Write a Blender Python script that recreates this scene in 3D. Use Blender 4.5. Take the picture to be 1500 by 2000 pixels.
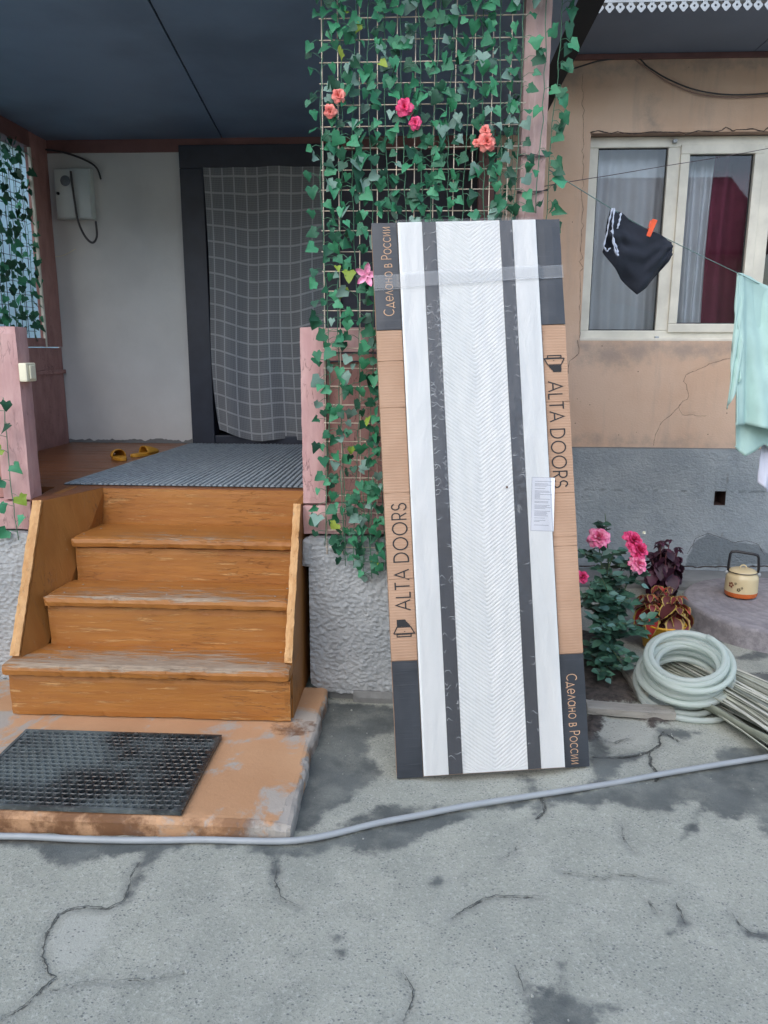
import bpy, bmesh, math, random
import numpy as np
from mathutils import Vector, Matrix, noise as mnoise

for o in list(bpy.data.objects):
    bpy.data.objects.remove(o)
SC = bpy.context.scene
COL = SC.collection
rad = math.radians

# ------------------------------------------------------------------ camera
PITCH, YAW, ROLL = rad(12.0), rad(3.0), rad(0.2)
EYE = Vector((0, 0, 1.5))
fwd = Vector((-math.sin(YAW) * math.cos(PITCH), math.cos(YAW) * math.cos(PITCH), -math.sin(PITCH)))
rgt = Vector((math.cos(YAW), math.sin(YAW), 0))
upv = rgt.cross(fwd)
rg2 = rgt * math.cos(ROLL) + upv * math.sin(ROLL)
up2 = -rgt * math.sin(ROLL) + upv * math.cos(ROLL)
cam_d = bpy.data.cameras.new('camera')
cam_d.sensor_fit = 'VERTICAL'
cam_d.sensor_height = 36.0
cam_d.lens = 36.0 * 1500.0 / 2000.0
cam_d.clip_start = 0.05
cam_d.clip_end = 400
cam = bpy.data.objects.new('camera', cam_d)
COL.objects.link(cam)
cam.matrix_world = Matrix(((rg2.x, up2.x, -fwd.x, EYE.x), (rg2.y, up2.y, -fwd.y, EYE.y), (rg2.z, up2.z, -fwd.z, EYE.z), (0, 0, 0, 1)))
SC.camera = cam

# ------------------------------------------------------------------ light
SUN_DIR = Vector((-0.32, -0.80, 0.80)).normalized()
world = bpy.data.worlds.new('World')
SC.world = world
world.use_nodes = True
wn = world.node_tree
sky = wn.nodes.new('ShaderNodeTexSky')
sky.sky_type = 'NISHITA'
sky.sun_disc = False
sky.sun_elevation = math.asin(SUN_DIR.z)
sky.sun_rotation = math.atan2(SUN_DIR.x, SUN_DIR.y)
sky.air_density = 1.0
sky.dust_density = 1.2
sky.ozone_density = 0.35
wn.links.new(sky.outputs[0], wn.nodes['Background'].inputs[0])
wn.nodes['Background'].inputs[1].default_value = 0.15
sun_d = bpy.data.lights.new('sun', 'SUN')
sun_d.energy = 0.9
sun_d.angle = rad(80)
sun_d.color = (1.0, 1.0, 0.96)
sun = bpy.data.objects.new('sun', sun_d)
COL.objects.link(sun)
sun.rotation_euler = (-SUN_DIR).to_track_quat('-Z', 'Y').to_euler()
SC.view_settings.view_transform = 'Standard'
SC.view_settings.look = 'None'
SC.view_settings.gamma = 1.0
SC.view_settings.use_curve_mapping = False
SC.view_settings.exposure = 1.0
SC.render.engine = 'CYCLES'
SC.cycles.use_denoising = True
SC.cycles.max_bounces = 7
SC.cycles.use_adaptive_sampling = True
SC.cycles.adaptive_threshold = 0.025
SC.cycles.transparent_max_bounces = 24
SC.cycles.caustics_reflective = False
SC.cycles.caustics_refractive = False

# ------------------------------------------------------------------ helpers
def on(px, py, ax, v):
    """point of the place seen at photo pixel (px, py) on the plane coordinate[ax] = v"""
    d = rg2 * ((px - 750) / 1500.0) - up2 * ((py - 1000) / 1500.0) + fwd
    t = (v - EYE[ax]) / d[ax]
    return EYE + d * t


def srgb(r, g, b):
    f = lambda c: (c / 255 / 12.92) if c / 255 <= 0.04045 else ((c / 255 + 0.055) / 1.055) ** 2.4
    return (f(r), f(g), f(b), 1)


def tag(o, label=None, cat=None, group=None, kind=None):
    if label: o['label'] = label
    if cat: o['category'] = cat
    if group: o['group'] = group
    if kind: o['kind'] = kind
    return o


def empty(name, loc=(0, 0, 0), label=None, cat=None, group=None, parent=None):
    o = bpy.data.objects.new(name, None)
    o.location = loc
    o.empty_display_size = 0.05
    COL.objects.link(o)
    if parent: o.parent = parent
    return tag(o, label, cat, group)


def link(name, me, parent=None, loc=None, rot=None):
    o = bpy.data.objects.new(name, me)
    COL.objects.link(o)
    if parent is not None:
        o.parent = parent
        pl = WORLD_OF.get(parent.name)
    if loc is not None: o.location = loc
    if rot is not None: o.rotation_euler = rot
    return o


WORLD_OF = {}


class MB:
    """collects geometry of ONE mesh"""
    def __init__(s):
        s.v, s.f, s.m, s.smooth = [], [], [], []

    def add(s, vs, fs, mi=0, smooth=False):
        b = len(s.v)
        s.v.extend([tuple(p) for p in vs])
        for f in fs:
            s.f.append(tuple(b + i for i in f)); s.m.append(mi); s.smooth.append(smooth)
        return s

    def box(s, a, b, mi=0):
        x0, y0, z0 = a; x1, y1, z1 = b
        return s.add([(x0, y0, z0), (x1, y0, z0), (x1, y1, z0), (x0, y1, z0), (x0, y0, z1), (x1, y0, z1), (x1, y1, z1), (x0, y1, z1)],
                     [(0, 3, 2, 1), (4, 5, 6, 7), (0, 1, 5, 4), (1, 2, 6, 5), (2, 3, 7, 6), (3, 0, 4, 7)], mi)

    def tube(s, pts, r, n=8, mi=0, cap=True):
        pts = [Vector(p) for p in pts]
        rs = r if isinstance(r, (list, tuple)) else [r] * len(pts)
        vs, fs = [], []
        t0 = (pts[1] - pts[0]).normalized()
        ref = Vector((0, 0, 1)) if abs(t0.z) < 0.9 else Vector((1, 0, 0))
        nx = t0.cross(ref).normalized()
        for i, p in enumerate(pts):
            t = (pts[min(i + 1, len(pts) - 1)] - pts[max(i - 1, 0)])
            if t.length < 1e-9: t = t0
            t = t.normalized()
            nx = (nx - t * nx.dot(t))
            nx = nx.normalized() if nx.length > 1e-6 else t.orthogonal().normalized()
            ny = t.cross(nx)
            for k in range(n):
                a = 2 * math.pi * k / n
                vs.append(p + (nx * math.cos(a) + ny * math.sin(a)) * rs[i])
        for i in range(len(pts) - 1):
            for k in range(n):
                k2 = (k + 1) % n
                fs.append((i * n + k, i * n + k2, (i + 1) * n + k2, (i + 1) * n + k))
        s.add(vs, fs, mi, True)
        if cap:
            b = len(s.v) - len(vs)
            s.f.append(tuple(b + k for k in range(n))[::-1]); s.m.append(mi); s.smooth.append(False)
            e = b + (len(pts) - 1) * n
            s.f.append(tuple(e + k for k in range(n))); s.m.append(mi); s.smooth.append(False)
        return s

    def lathe(s, prof, n=32, mi=0, c=(0, 0, 0), smooth=True):
        vs, fs = [], []
        for (r, z) in prof:
            for k in range(n):
                a = 2 * math.pi * k / n
                vs.append((c[0] + r * math.cos(a), c[1] + r * math.sin(a), c[2] + z))
        for i in range(len(prof) - 1):
            for k in range(n):
                k2 = (k + 1) % n
                fs.append((i * n + k, i * n + k2, (i + 1) * n + k2, (i + 1) * n + k))
        return s.add(vs, fs, mi, smooth)

    def grid(s, fn, nu, nv, mi=0, smooth=True, skip=None):
        vs, fs = [], []
        for j in range(nv + 1):
            for i in range(nu + 1):
                vs.append(fn(i / nu, j / nv))
        for j in range(nv):
            for i in range(nu):
                if skip and skip((i + .5) / nu, (j + .5) / nv): continue
                a = j * (nu + 1) + i
                fs.append((a, a + 1, a + nu + 2, a + nu + 1))
        return s.add(vs, fs, mi, smooth)

    def mesh(s, name, mats):
        me = bpy.data.meshes.new(name)
        me.from_pydata(s.v, [], s.f)
        for m in (mats if isinstance(mats, (list, tuple)) else [mats]):
            me.materials.append(m)
        me.polygons.foreach_set('material_index', s.m)
        me.polygons.foreach_set('use_smooth', s.smooth)
        me.update()
        return me

    def build(s, name, mats, parent=None, loc=None, rot=None):
        return link(name, s.mesh(name, mats), parent, loc, rot)


def rough_box(a, b, seg=0.03, amp=0.002, rnd=0.004, freq=9.0, seed=0.0, fine=0.0):
    """a plank or block with softened, slightly uneven edges"""
    a, b = Vector(a), Vector(b)
    n = [max(1, int(round((b[i] - a[i]) / seg))) for i in range(3)]
    key, vs, fs, ext = {}, [], [], []

    def vid(i, j, k):
        q = (i, j, k)
        if q not in key:
            p = Vector((a[0] + (b[0] - a[0]) * i / n[0], a[1] + (b[1] - a[1]) * j / n[1], a[2] + (b[2] - a[2]) * k / n[2]))
            e = [-1 if q[c] == 0 else (1 if q[c] == n[c] else 0) for c in range(3)]
            key[q] = len(vs); vs.append(p); ext.append(e)
        return key[q]
    for ax in range(3):
        u, w = (ax + 1) % 3, (ax + 2) % 3
        for side in (0, n[ax]):
            for i in range(n[u]):
                for j in range(n[w]):
                    def q(di, dj):
                        t = [0, 0, 0]; t[ax] = side; t[u] = i + di; t[w] = j + dj
                        return vid(*t)
                    f = (q(0, 0), q(1, 0), q(1, 1), q(0, 1))
                    fs.append(f if side else f[::-1])
    out = []
    for p, e in zip(vs, ext):
        k = sum(1 for c in e if c)
        p = p.copy()
        if k >= 2:
            w = 0.55 + 0.9 * abs(mnoise.noise(p * freq * 2.3 + Vector((seed, 7, 1))))
            for c in range(3):
                if e[c]: p[c] -= e[c] * rnd * w
        d = mnoise.noise_vector(p * freq + Vector((seed, seed * 1.7, 3)))
        p += d * amp
        if fine and k >= 2:
            p += mnoise.noise_vector(p * freq * 5 + Vector((seed, 2, 9))) * fine
        out.append(p)
    return MB().add(out, fs, 0, False)


def bevel_box(a, b, r=0.004, segs=2):
    bm = bmesh.new()
    bmesh.ops.create_cube(bm, size=1)
    a, b = Vector(a), Vector(b)
    for v in bm.verts:
        v.co = Vector([(a[i] + b[i]) / 2 + v.co[i] * (b[i] - a[i]) for i in range(3)])
    bmesh.ops.bevel(bm, geom=bm.edges[:], offset=r, segments=segs, affect='EDGES', profile=0.6)
    m = MB()
    bm.verts.index_update()
    m.add([v.co.copy() for v in bm.verts], [[v.index for v in f.verts] for f in bm.faces], 0, False)
    bm.free()
    return m


# ---- node helpers
class NT:
    def __init__(s, name):
        s.mat = bpy.data.materials.new(name)
        s.mat.use_nodes = True
        s.t = s.mat.node_tree
        s.b = s.t.nodes['Principled BSDF']
        s.out = s.t.nodes['Material Output']
        s._co = None

    def n(s, typ, **kw):
        x = s.t.nodes.new(typ)
        for k, v in kw.items(): setattr(x, k, v)
        return x

    def l(s, a, b): s.t.links.new(a, b)

    def co(s, kind='Object'):
        k = s.n('ShaderNodeTexCoord')
        return k.outputs[kind]

    def pos(s): return s.n('ShaderNodeNewGeometry').outputs['Position']

    def mapv(s, vec, scale=(1, 1, 1), loc=(0, 0, 0), rot=(0, 0, 0)):
        m = s.n('ShaderNodeMapping')
        s.l(vec, m.inputs[0])
        m.inputs['Scale'].default_value = scale
        m.inputs['Location'].default_value = loc
        m.inputs['Rotation'].default_value = rot
        return m.outputs[0]

    def noise(s, vec, scale=5, detail=4, rough=0.55, dist=0.0):
        k = s.n('ShaderNodeTexNoise')
        s.l(vec, k.inputs['Vector'])
        k.inputs['Scale'].default_value = scale
        k.inputs['Detail'].default_value = detail
        k.inputs['Roughness'].default_value = rough
        k.inputs['Distortion'].default_value = dist
        return k.outputs['Fac']

    def voro(s, vec, scale=5, feature='F1', rand=1.0):
        k = s.n('ShaderNodeTexVoronoi')
        k.feature = feature
        s.l(vec, k.inputs['Vector'])
        k.inputs['Scale'].default_value = scale
        k.inputs['Randomness'].default_value = rand
        return k.outputs['Distance']

    def ramp(s, fac, lo, hi, c0=(0, 0, 0, 1), c1=(1, 1, 1, 1)):
        k = s.n('ShaderNodeMapRange')
        k.clamp = True
        k.interpolation_type = 'SMOOTHSTEP'
        s.l(fac, k.inputs[0])
        k.inputs[1].default_value = lo
        k.inputs[2].default_value = hi
        return k.outputs[0]

    def math(s, op, a, b=None, c=None):
        k = s.n('ShaderNodeMath', operation=op)
        for i, x in enumerate((a, b, c)):
            if x is None: continue
            if isinstance(x, (int, float)): k.inputs[i].default_value = x
            else: s.l(x, k.inputs[i])
        return k.outputs[0]

    def mix(s, fac, a, b, blend='MIX'):
        k = s.n('ShaderNodeMix', data_type='RGBA', blend_type=blend)
        if isinstance(fac, (int, float)): k.inputs[0].default_value = fac
        else: s.l(fac, k.inputs[0])
        for i, x in ((6, a), (7, b)):
            if isinstance(x, (tuple, list)): k.inputs[i].default_value = x if len(x) == 4 else (*x, 1)
            else: s.l(x, k.inputs[i])
        return k.outputs[2]

    def attr(s, name):
        k = s.n('ShaderNodeAttribute')
        k.attribute_name = name
        return k.outputs['Fac']

    def sep(s, vec):
        k = s.n('ShaderNodeSeparateXYZ')
        s.l(vec, k.inputs[0])
        return k.outputs

    def bump(s, h, strength=0.3, dist=0.01, prev=None):
        k = s.n('ShaderNodeBump')
        s.l(h, k.inputs['Height'])
        k.inputs['Strength'].default_value = strength
        k.inputs['Distance'].default_value = dist
        if prev is not None: s.l(prev, k.inputs['Normal'])
        return k.outputs[0]

    def set(s, col=None, rough=None, normal=None, **kw):
        if col is not None:
            if isinstance(col, (tuple, list)): s.b.inputs['Base Color'].default_value = col if len(col) == 4 else (*col, 1)
            else: s.l(col, s.b.inputs['Base Color'])
        if rough is not None:
            if isinstance(rough, (int, float)): s.b.inputs['Roughness'].default_value = rough
            else: s.l(rough, s.b.inputs['Roughness'])
        if normal is not None: s.l(normal, s.b.inputs['Normal'])
        for k, v in kw.items():
            i = s.b.inputs[k.replace('_', ' ')]
            if isinstance(v, (int, float, tuple)): i.default_value = v
            else: s.l(v, i)
        return s.mat


def plain(name, col, rough=0.6, var=0.12, scale=12, bump=0.15, bscale=60, bdist=0.003, **kw):
    """a paint or plastic with slight mottling and fine relief"""
    t = NT(name)
    p = t.co('Object')
    f = t.noise(p, scale, 5)
    lo = tuple(c * (1 - var) for c in col[:3]); hi = tuple(min(1, c * (1 + var)) for c in col[:3])
    c = t.mix(t.ramp(f, 0.3, 0.7), lo, hi)
    nb = t.bump(t.noise(p, bscale, 4), bump, bdist)
    return t.set(c, rough, nb, **kw)
# ------------------------------------------------------------------ materials
def seg_dist(P, A, B):
    ab = B - A
    t = np.clip(((P - A) @ ab) / max(ab @ ab, 1e-12), 0, 1)
    return np.linalg.norm(P - (A + t[:, None] * ab), axis=1)


def poly_sd(P, poly):
    """signed distance, positive inside"""
    poly = np.asarray(poly, float)
    d = np.full(len(P), 1e9)
    inside = np.zeros(len(P), bool)
    n = len(poly)
    for i in range(n):
        a, b = poly[i], poly[(i + 1) % n]
        d = np.minimum(d, seg_dist(P, a, b))
        c = ((a[1] > P[:, 1]) != (b[1] > P[:, 1]))
        with np.errstate(divide='ignore', invalid='ignore'):
            xi = (b[0] - a[0]) * (P[:, 1] - a[1]) / (b[1] - a[1] + 1e-30) + a[0]
        inside ^= c & (P[:, 0] < xi)
    return np.where(inside, d, -d)


def line_d(P, lines):
    d = np.full(len(P), 1e9)
    for ln, w in lines:
        ln = np.asarray(ln, float)
        for i in range(len(ln) - 1):
            d = np.minimum(d, seg_dist(P, ln[i], ln[i + 1]) - w)
    return d


def concrete_mat():
    t = NT('yard_concrete')
    p = t.pos()
    big = t.noise(p, 1.1, 5, 0.6)
    mid = t.noise(p, 7, 6, 0.62)
    fine = t.noise(p, 90, 4, 0.7)
    c = t.mix(t.ramp(big, 0.3, 0.72), srgb(142, 145, 135), srgb(162, 164, 152))
    c = t.mix(t.math('MULTIPLY', t.ramp(t.noise(p, 2.6, 6, 0.7, 0.6), 0.5, 0.68), 0.5), c, srgb(128, 132, 124))
    c = t.mix(t.math('MULTIPLY', t.ramp(mid, 0.4, 0.75), 0.6), c, srgb(168, 169, 158))
    grit = t.noise(p, 150, 3, 0.8)
    c = t.mix(t.math('MULTIPLY', t.ramp(fine, 0.48, 0.72), 0.5), c, srgb(188, 189, 182))
    c = t.mix(t.math('MULTIPLY', t.ramp(grit, 0.52, 0.68), 0.6), c, srgb(102, 106, 104))
    c = t.mix(t.math('MULTIPLY', t.ramp(t.math('ADD', t.attr('pale'), t.math('MULTIPLY', t.math('SUBTRACT', t.noise(p, 16, 5), 0.5), 0.05)), -0.01, 0.03), 0.55), c, srgb(176, 177, 168))
    # exposed aggregate: dark and pale stones of mixed size
    mv = t.mapv(p, (1, 1.25, 1), rot=(0, 0, 0.5))
    v1 = t.voro(mv, 75)
    v2 = t.voro(mv, 130)
    keep = t.ramp(t.noise(p, 16, 3), 0.44, 0.56)
    sp1 = t.math('MULTIPLY', t.math('SUBTRACT', 1.0, t.ramp(v1, 0.16, 0.3)), keep)
    sp2 = t.math('MULTIPLY', t.math('SUBTRACT', 1.0, t.ramp(v2, 0.14, 0.3)), t.ramp(t.noise(p, 33, 2), 0.5, 0.6))
    c = t.mix(t.math('MULTIPLY', sp1, 0.75), c, srgb(92, 96, 98))
    c = t.mix(t.math('MULTIPLY', sp2, 0.6), c, srgb(84, 88, 92))
    # damp stains: edge broken up by noise
    e = t.math('MULTIPLY', t.math('SUBTRACT', mid, 0.5), 0.10)
    e = t.math('ADD', e, t.math('MULTIPLY', t.math('SUBTRACT', fine, 0.5), 0.03))
    e = t.math('ADD', e, t.math('MULTIPLY', t.math('SUBTRACT', t.noise(p, 28, 5, 0.7), 0.5), 0.05))
    w = t.ramp(t.math('ADD', t.attr('wet'), e), -0.014, 0.022)
    wb = t.mix(t.ramp(t.noise(p, 5, 5), 0.35, 0.7), srgb(70, 75, 75), srgb(96, 101, 99))
    c = t.mix(t.math('MULTIPLY', w, t.math('ADD', 0.55, t.math('MULTIPLY', t.ramp(mid, 0.3, 0.6), 0.4))), c, t.mix(t.math('MULTIPLY', fine, 0.4), wb, srgb(94, 98, 96)))
    # bare soil
    so = t.ramp(t.math('ADD', t.attr('soil'), e), -0.01, 0.02)
    sc_ = t.mix(t.ramp(t.noise(p, 24, 6, 0.7), 0.35, 0.65), srgb(48, 44, 42), srgb(84, 76, 70))
    c = t.mix(so, c, sc_)
    # cracks
    ck = t.math('ADD', t.attr('crack'), t.math('MULTIPLY', t.math('SUBTRACT', t.noise(p, 45, 4, 0.7), 0.5), 0.02))
    soft = t.math('SUBTRACT', 1.0, t.ramp(ck, 0.0, 0.035))
    c = t.mix(t.math('MULTIPLY', soft, 0.22), c, srgb(104, 106, 104))
    ckm = t.math('SUBTRACT', 1.0, t.ramp(ck, -0.004, 0.002))
    c = t.mix(t.math('MULTIPLY', ckm, 0.85), c, srgb(58, 58, 56))
    h = t.math('ADD', t.math('MULTIPLY', fine, 0.8), t.math('MULTIPLY', grit, 0.5))
    h = t.math('SUBTRACT', h, t.math('MULTIPLY', ckm, 1.4))
    h = t.math('SUBTRACT', h, t.math('MULTIPLY', sp1, 0.25))
    nb = t.bump(h, 0.55, 0.006)
    r = t.math('SUBTRACT', 0.9, t.math('MULTIPLY', w, 0.3))
    return t.set(c, r, nb)


def stucco_mat(name, c0, c1, scale=75, strength=0.9, dist=0.012, stain=None):
    t = NT(name)
    p = t.pos()
    a = t.noise(t.mapv(p, (1, 1, 1.5)), scale, 3, 0.5, 0.4)
    b = t.noise(p, 3, 5, 0.6)
    c = t.mix(t.ramp(b, 0.3, 0.72), c0, c1)
    c = t.mix(t.math('MULTIPLY', t.ramp(t.noise(t.mapv(p, (1, 1, 0.35)), 6, 6, 0.65), 0.52, 0.75), 0.45), c, tuple(x * 0.72 for x in c0[:3]))
    if stain:
        e = t.math('MULTIPLY', t.math('SUBTRACT', t.noise(p, 14, 5), 0.5), 0.06)
        c = t.mix(t.math('MULTIPLY', t.ramp(t.math('ADD', t.attr('wet'), e), -0.006, 0.006), 0.75), c, stain)
        ck = t.math('ADD', t.attr('crack'), t.math('MULTIPLY', t.math('SUBTRACT', t.noise(p, 60, 4, 0.7), 0.5), 0.006))
        m = t.math('SUBTRACT', 1.0, t.ramp(ck, -0.0015, 0.0025))
        c = t.mix(t.math('MULTIPLY', m, 0.8), c, srgb(50, 50, 52))
    nb = t.bump(a, strength, dist)
    nb = t.bump(t.noise(p, 260, 3), 0.25, 0.002, nb)
    return t.set(c, 0.92, nb)


def facade_mat():
    t = NT('peach_wall_paint')
    p = t.pos()
    s = t.sep(p)
    big = t.noise(p, 2.0, 5, 0.6)
    c = t.mix(t.ramp(big, 0.3, 0.7), srgb(206, 172, 146), srgb(216, 186, 162))
    streak = t.noise(t.mapv(p, (9, 9, 0.9)), 1.6, 6, 0.65)
    c = t.mix(t.math('MULTIPLY', t.ramp(streak, 0.5, 0.75), 0.3), c, srgb(166, 150, 140))
    # rain-washed dirt below the window sill
    e = t.math('MULTIPLY', t.math('SUBTRACT', t.noise(p, 9, 6, 0.65), 0.5), 0.3)
    c = t.mix(t.math('MULTIPLY', t.ramp(t.math('ADD', t.attr('wet'), e), -0.05, 0.1), 0.6), c, srgb(140, 132, 126))
    sp = t.math('SUBTRACT', 1.0, t.ramp(t.voro(p, 20), 0.05, 0.1))
    c = t.mix(t.math('MULTIPLY', sp, t.ramp(t.noise(p, 8, 2), 0.55, 0.62)), c, srgb(110, 88, 78))
    ck = t.math('ADD', t.attr('crack'), t.math('MULTIPLY', t.math('SUBTRACT', t.noise(p, 60, 4, 0.7), 0.5), 0.005))
    m = t.math('SUBTRACT', 1.0, t.ramp(ck, -0.0012, 0.0022))
    c = t.mix(t.math('MULTIPLY', m, 0.85), c, srgb(66, 54, 50))
    h = t.math('SUBTRACT', t.noise(t.mapv(p, (1, 1, 1.7)), 70, 4, 0.6), t.math('MULTIPLY', m, 1.2))
    nb = t.bump(h, 0.4, 0.005)
    return t.set(c, 0.88, nb)


def wood_paint(name, c0, c1, worn, wear_lo, wear_hi, grain=(1, 14, 14), rough=0.55, attr=None, chips=0.0):
    """painted wood: streaky colour, flaking paint, and wear where an attribute says so"""
    t = NT(name)
    p = t.co('Object')
    g = t.noise(t.mapv(p, grain), 3.0, 6, 0.6)
    c = t.mix(t.ramp(g, 0.3, 0.7), c0, c1)
    blot = t.noise(p, 5, 4)
    c = t.mix(t.math('MULTIPLY', t.ramp(blot, 0.45, 0.8), 0.3), c, tuple(x * 0.7 for x in c0[:3]))
    fl = t.noise(t.mapv(p, tuple(x * 0.6 for x in grain)), 9, 7, 0.72, 0.3)
    if attr:
        k = t.math('ADD', t.math('MULTIPLY', t.attr(attr), 0.75), t.math('MULTIPLY', t.math('SUBTRACT', fl, 0.5), 1.5))
    else:
        k = fl
    w = t.ramp(k, wear_lo, wear_hi)
    wc = t.mix(t.ramp(t.noise(t.mapv(p, grain), 12, 5), 0.3, 0.7), worn, tuple(min(1, x * 1.45) for x in worn[:3]))
    c = t.mix(w, c, wc)
    ch = t.ramp(t.noise(t.mapv(p, tuple(x * 0.45 for x in grain)), 16, 6, 0.75), 0.66 - chips, 0.68 - chips)
    c = t.mix(t.math('MULTIPLY', ch, 0.7), c, tuple(x * 0.35 for x in c0[:3]))
    h = t.math('SUBTRACT', t.math('MULTIPLY', fl, 0.8), t.math('MULTIPLY', w, 0.5))
    h = t.math('SUBTRACT', h, t.math('MULTIPLY', ch, 0.7))
    # hairline splits along the grain
    sp = t.math('SUBTRACT', 1.0, t.ramp(t.math('ABSOLUTE', t.math('SUBTRACT', t.noise(t.mapv(p, tuple(x * 1.3 for x in grain), loc=(3, 1, 2)), 4, 3, 0.5), 0.5)), 0.0, 0.012))
    sp = t.math('MULTIPLY', sp, t.ramp(t.noise(p, 3, 3), 0.45, 0.6))
    c = t.mix(t.math('MULTIPLY', sp, 0.6), c, tuple(x * 0.3 for x in c0[:3]))
    h = t.math('SUBTRACT', h, t.math('MULTIPLY', sp, 0.6))
    nb = t.bump(h, 0.6, 0.007)
    r = t.math('ADD', rough, t.math('MULTIPLY', w, 0.3))
    return t.set(c, r, nb)


def leaf_mat(name, c0, c1, rough=0.55, trans=0.0):
    t = NT(name)
    oi = t.n('ShaderNodeObjectInfo')
    c = t.mix(oi.outputs['Random'], c0, c1)
    p = t.co('Object')
    c = t.mix(t.math('MULTIPLY', t.ramp(t.noise(p, 40, 3), 0.4, 0.7), 0.35), c, tuple(x * 0.6 for x in c0[:3]))
    nb = t.bump(t.noise(p, 90, 3), 0.25, 0.002)
    return t.set(c, rough, nb)


M = {}
M['concrete'] = concrete_mat()
M['stucco'] = stucco_mat('rough_grey_stucco', srgb(154, 159, 162), srgb(176, 179, 180), 60, 0.6, 0.012)
M['plinth'] = stucco_mat('grey_plinth_render', srgb(142, 150, 154), srgb(164, 170, 172), 60, 0.7, 0.012, stain=srgb(104, 112, 116))
M['facade'] = facade_mat()
M['old_cement'] = stucco_mat('old_cement', srgb(108, 110, 110), srgb(134, 135, 133), 40, 0.5, 0.006)
OCH0, OCH1 = srgb(154, 98, 44), srgb(168, 112, 52)
M['ochre'] = wood_paint('ochre_stair_paint', OCH0, OCH1, srgb(172, 130, 82), 0.56, 0.66, (1.2, 12, 12), 0.5, chips=-0.02)
M['ochre_tread'] = wood_paint('ochre_tread_paint', OCH0, OCH1, srgb(142, 126, 108), 0.38, 0.64, (1.2, 12, 12), 0.5, attr='wear')
M['ochre_side'] = wood_paint('ochre_side_paint', srgb(150, 98, 46), srgb(160, 108, 54), srgb(160, 138, 112), 0.66, 0.76, (3, 5, 1.2), 0.5, chips=-0.03)
M['ochre_edge'] = wood_paint('ochre_edge_paint', srgb(186, 136, 82), srgb(206, 162, 110), srgb(186, 160, 130), 0.6, 0.7, (12, 12, 1.5), 0.55, chips=0.03)
M['ochre_floor'] = wood_paint('brown_floor_paint', srgb(118, 72, 42), srgb(142, 90, 54), srgb(120, 96, 74), 0.68, 0.8, (1, 12, 12), 0.32)
M['pink'] = wood_paint('faded_pink_paint', srgb(188, 146, 144), srgb(204, 166, 162), srgb(206, 188, 184), 0.66, 0.72, (6, 6, 1.5), 0.6, chips=-0.01)
M['pink_dull'] = wood_paint('dusty_pink_brown_paint', srgb(156, 112, 106), srgb(176, 132, 124), srgb(140, 118, 112), 0.6, 0.75, (5, 5, 2), 0.65)
M['post'] = wood_paint('greyed_pink_post', srgb(170, 142, 138), srgb(190, 160, 154), srgb(196, 184, 178), 0.52, 0.75, (8, 8, 1.0), 0.65)
M['plaster'] = plain('white_wall_plaster', srgb(206, 206, 202), 0.85, 0.05, 3, 0.25, 40)
M['dark_frame'] = plain('dark_navy_door_paint', srgb(44, 50, 62), 0.5, 0.15, 8)
M['brown_beam'] = plain('brown_beam_paint', srgb(120, 84, 80), 0.6, 0.15, 6)
M['ceiling'] = plain('slate_blue_ceiling_paint', srgb(112, 134, 158), 0.5, 0.2, 1.6, 0.1, 30)
M['black_gap'] = plain('dark_gap', srgb(30, 30, 32), 0.9)
M['upvc'] = plain('cream_window_plastic', srgb(220, 216, 202), 0.38, 0.1, 7, 0.06, 30)
M['gasket'] = plain('black_rubber_gasket', srgb(34, 36, 38), 0.6)
M['wire'] = plain('cream_wire_coating', srgb(222, 206, 186), 0.55, 0.1, 30)
M['vine'] = plain('green_plastic_stem', srgb(70, 118, 92), 0.5, 0.2, 30)
M['metal_grey'] = plain('galvanised_steel', srgb(160, 165, 168), 0.45, 0.12, 14, Metallic=0.3)
M['soffit'] = plain('blue_grey_soffit_paint', srgb(112, 124, 142), 0.6, 0.08, 2)
M['cable'] = plain('dark_cable_sheath', srgb(60, 58, 60), 0.5)
M['white_plastic'] = plain('ivory_plastic', srgb(232, 226, 200), 0.4, 0.05, 20)
M['meter'] = plain('pale_grey_box_paint', srgb(196, 204, 202), 0.5, 0.06, 6)
M['mustard'] = plain('mustard_foam', srgb(190, 138, 44), 0.6, 0.1, 20)
M['rubber'] = None
M['rug_rib'] = plain('grey_rug_yarn', srgb(142, 152, 158), 0.95, 0.16, 30, 0.5, 200)
M['rug_base'] = plain('dark_rug_backing', srgb(52, 56, 60), 0.95)
M['soil'] = plain('bed_soil', srgb(72, 64, 58), 0.95, 0.35, 30, 0.8, 60, 0.02)
M['weathered'] = wood_paint('weathered_grey_wood', srgb(142, 138, 130), srgb(168, 164, 154), srgb(120, 116, 108), 0.55, 0.7, (1.5, 14, 14), 0.85)
M['kraft'] = None
M['ivy'] = [leaf_mat('ivy_bright_green', srgb(44, 122, 82), srgb(72, 150, 110)), leaf_mat('ivy_mid_green', srgb(34, 98, 68), srgb(50, 120, 88)),
            leaf_mat('ivy_dark_green', srgb(20, 68, 50), srgb(34, 92, 66)), leaf_mat('ivy_grey_back', srgb(96, 130, 118), srgb(126, 156, 144), 0.6),
            leaf_mat('ivy_yellow_green', srgb(124, 150, 52), srgb(150, 168, 70))]


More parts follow.
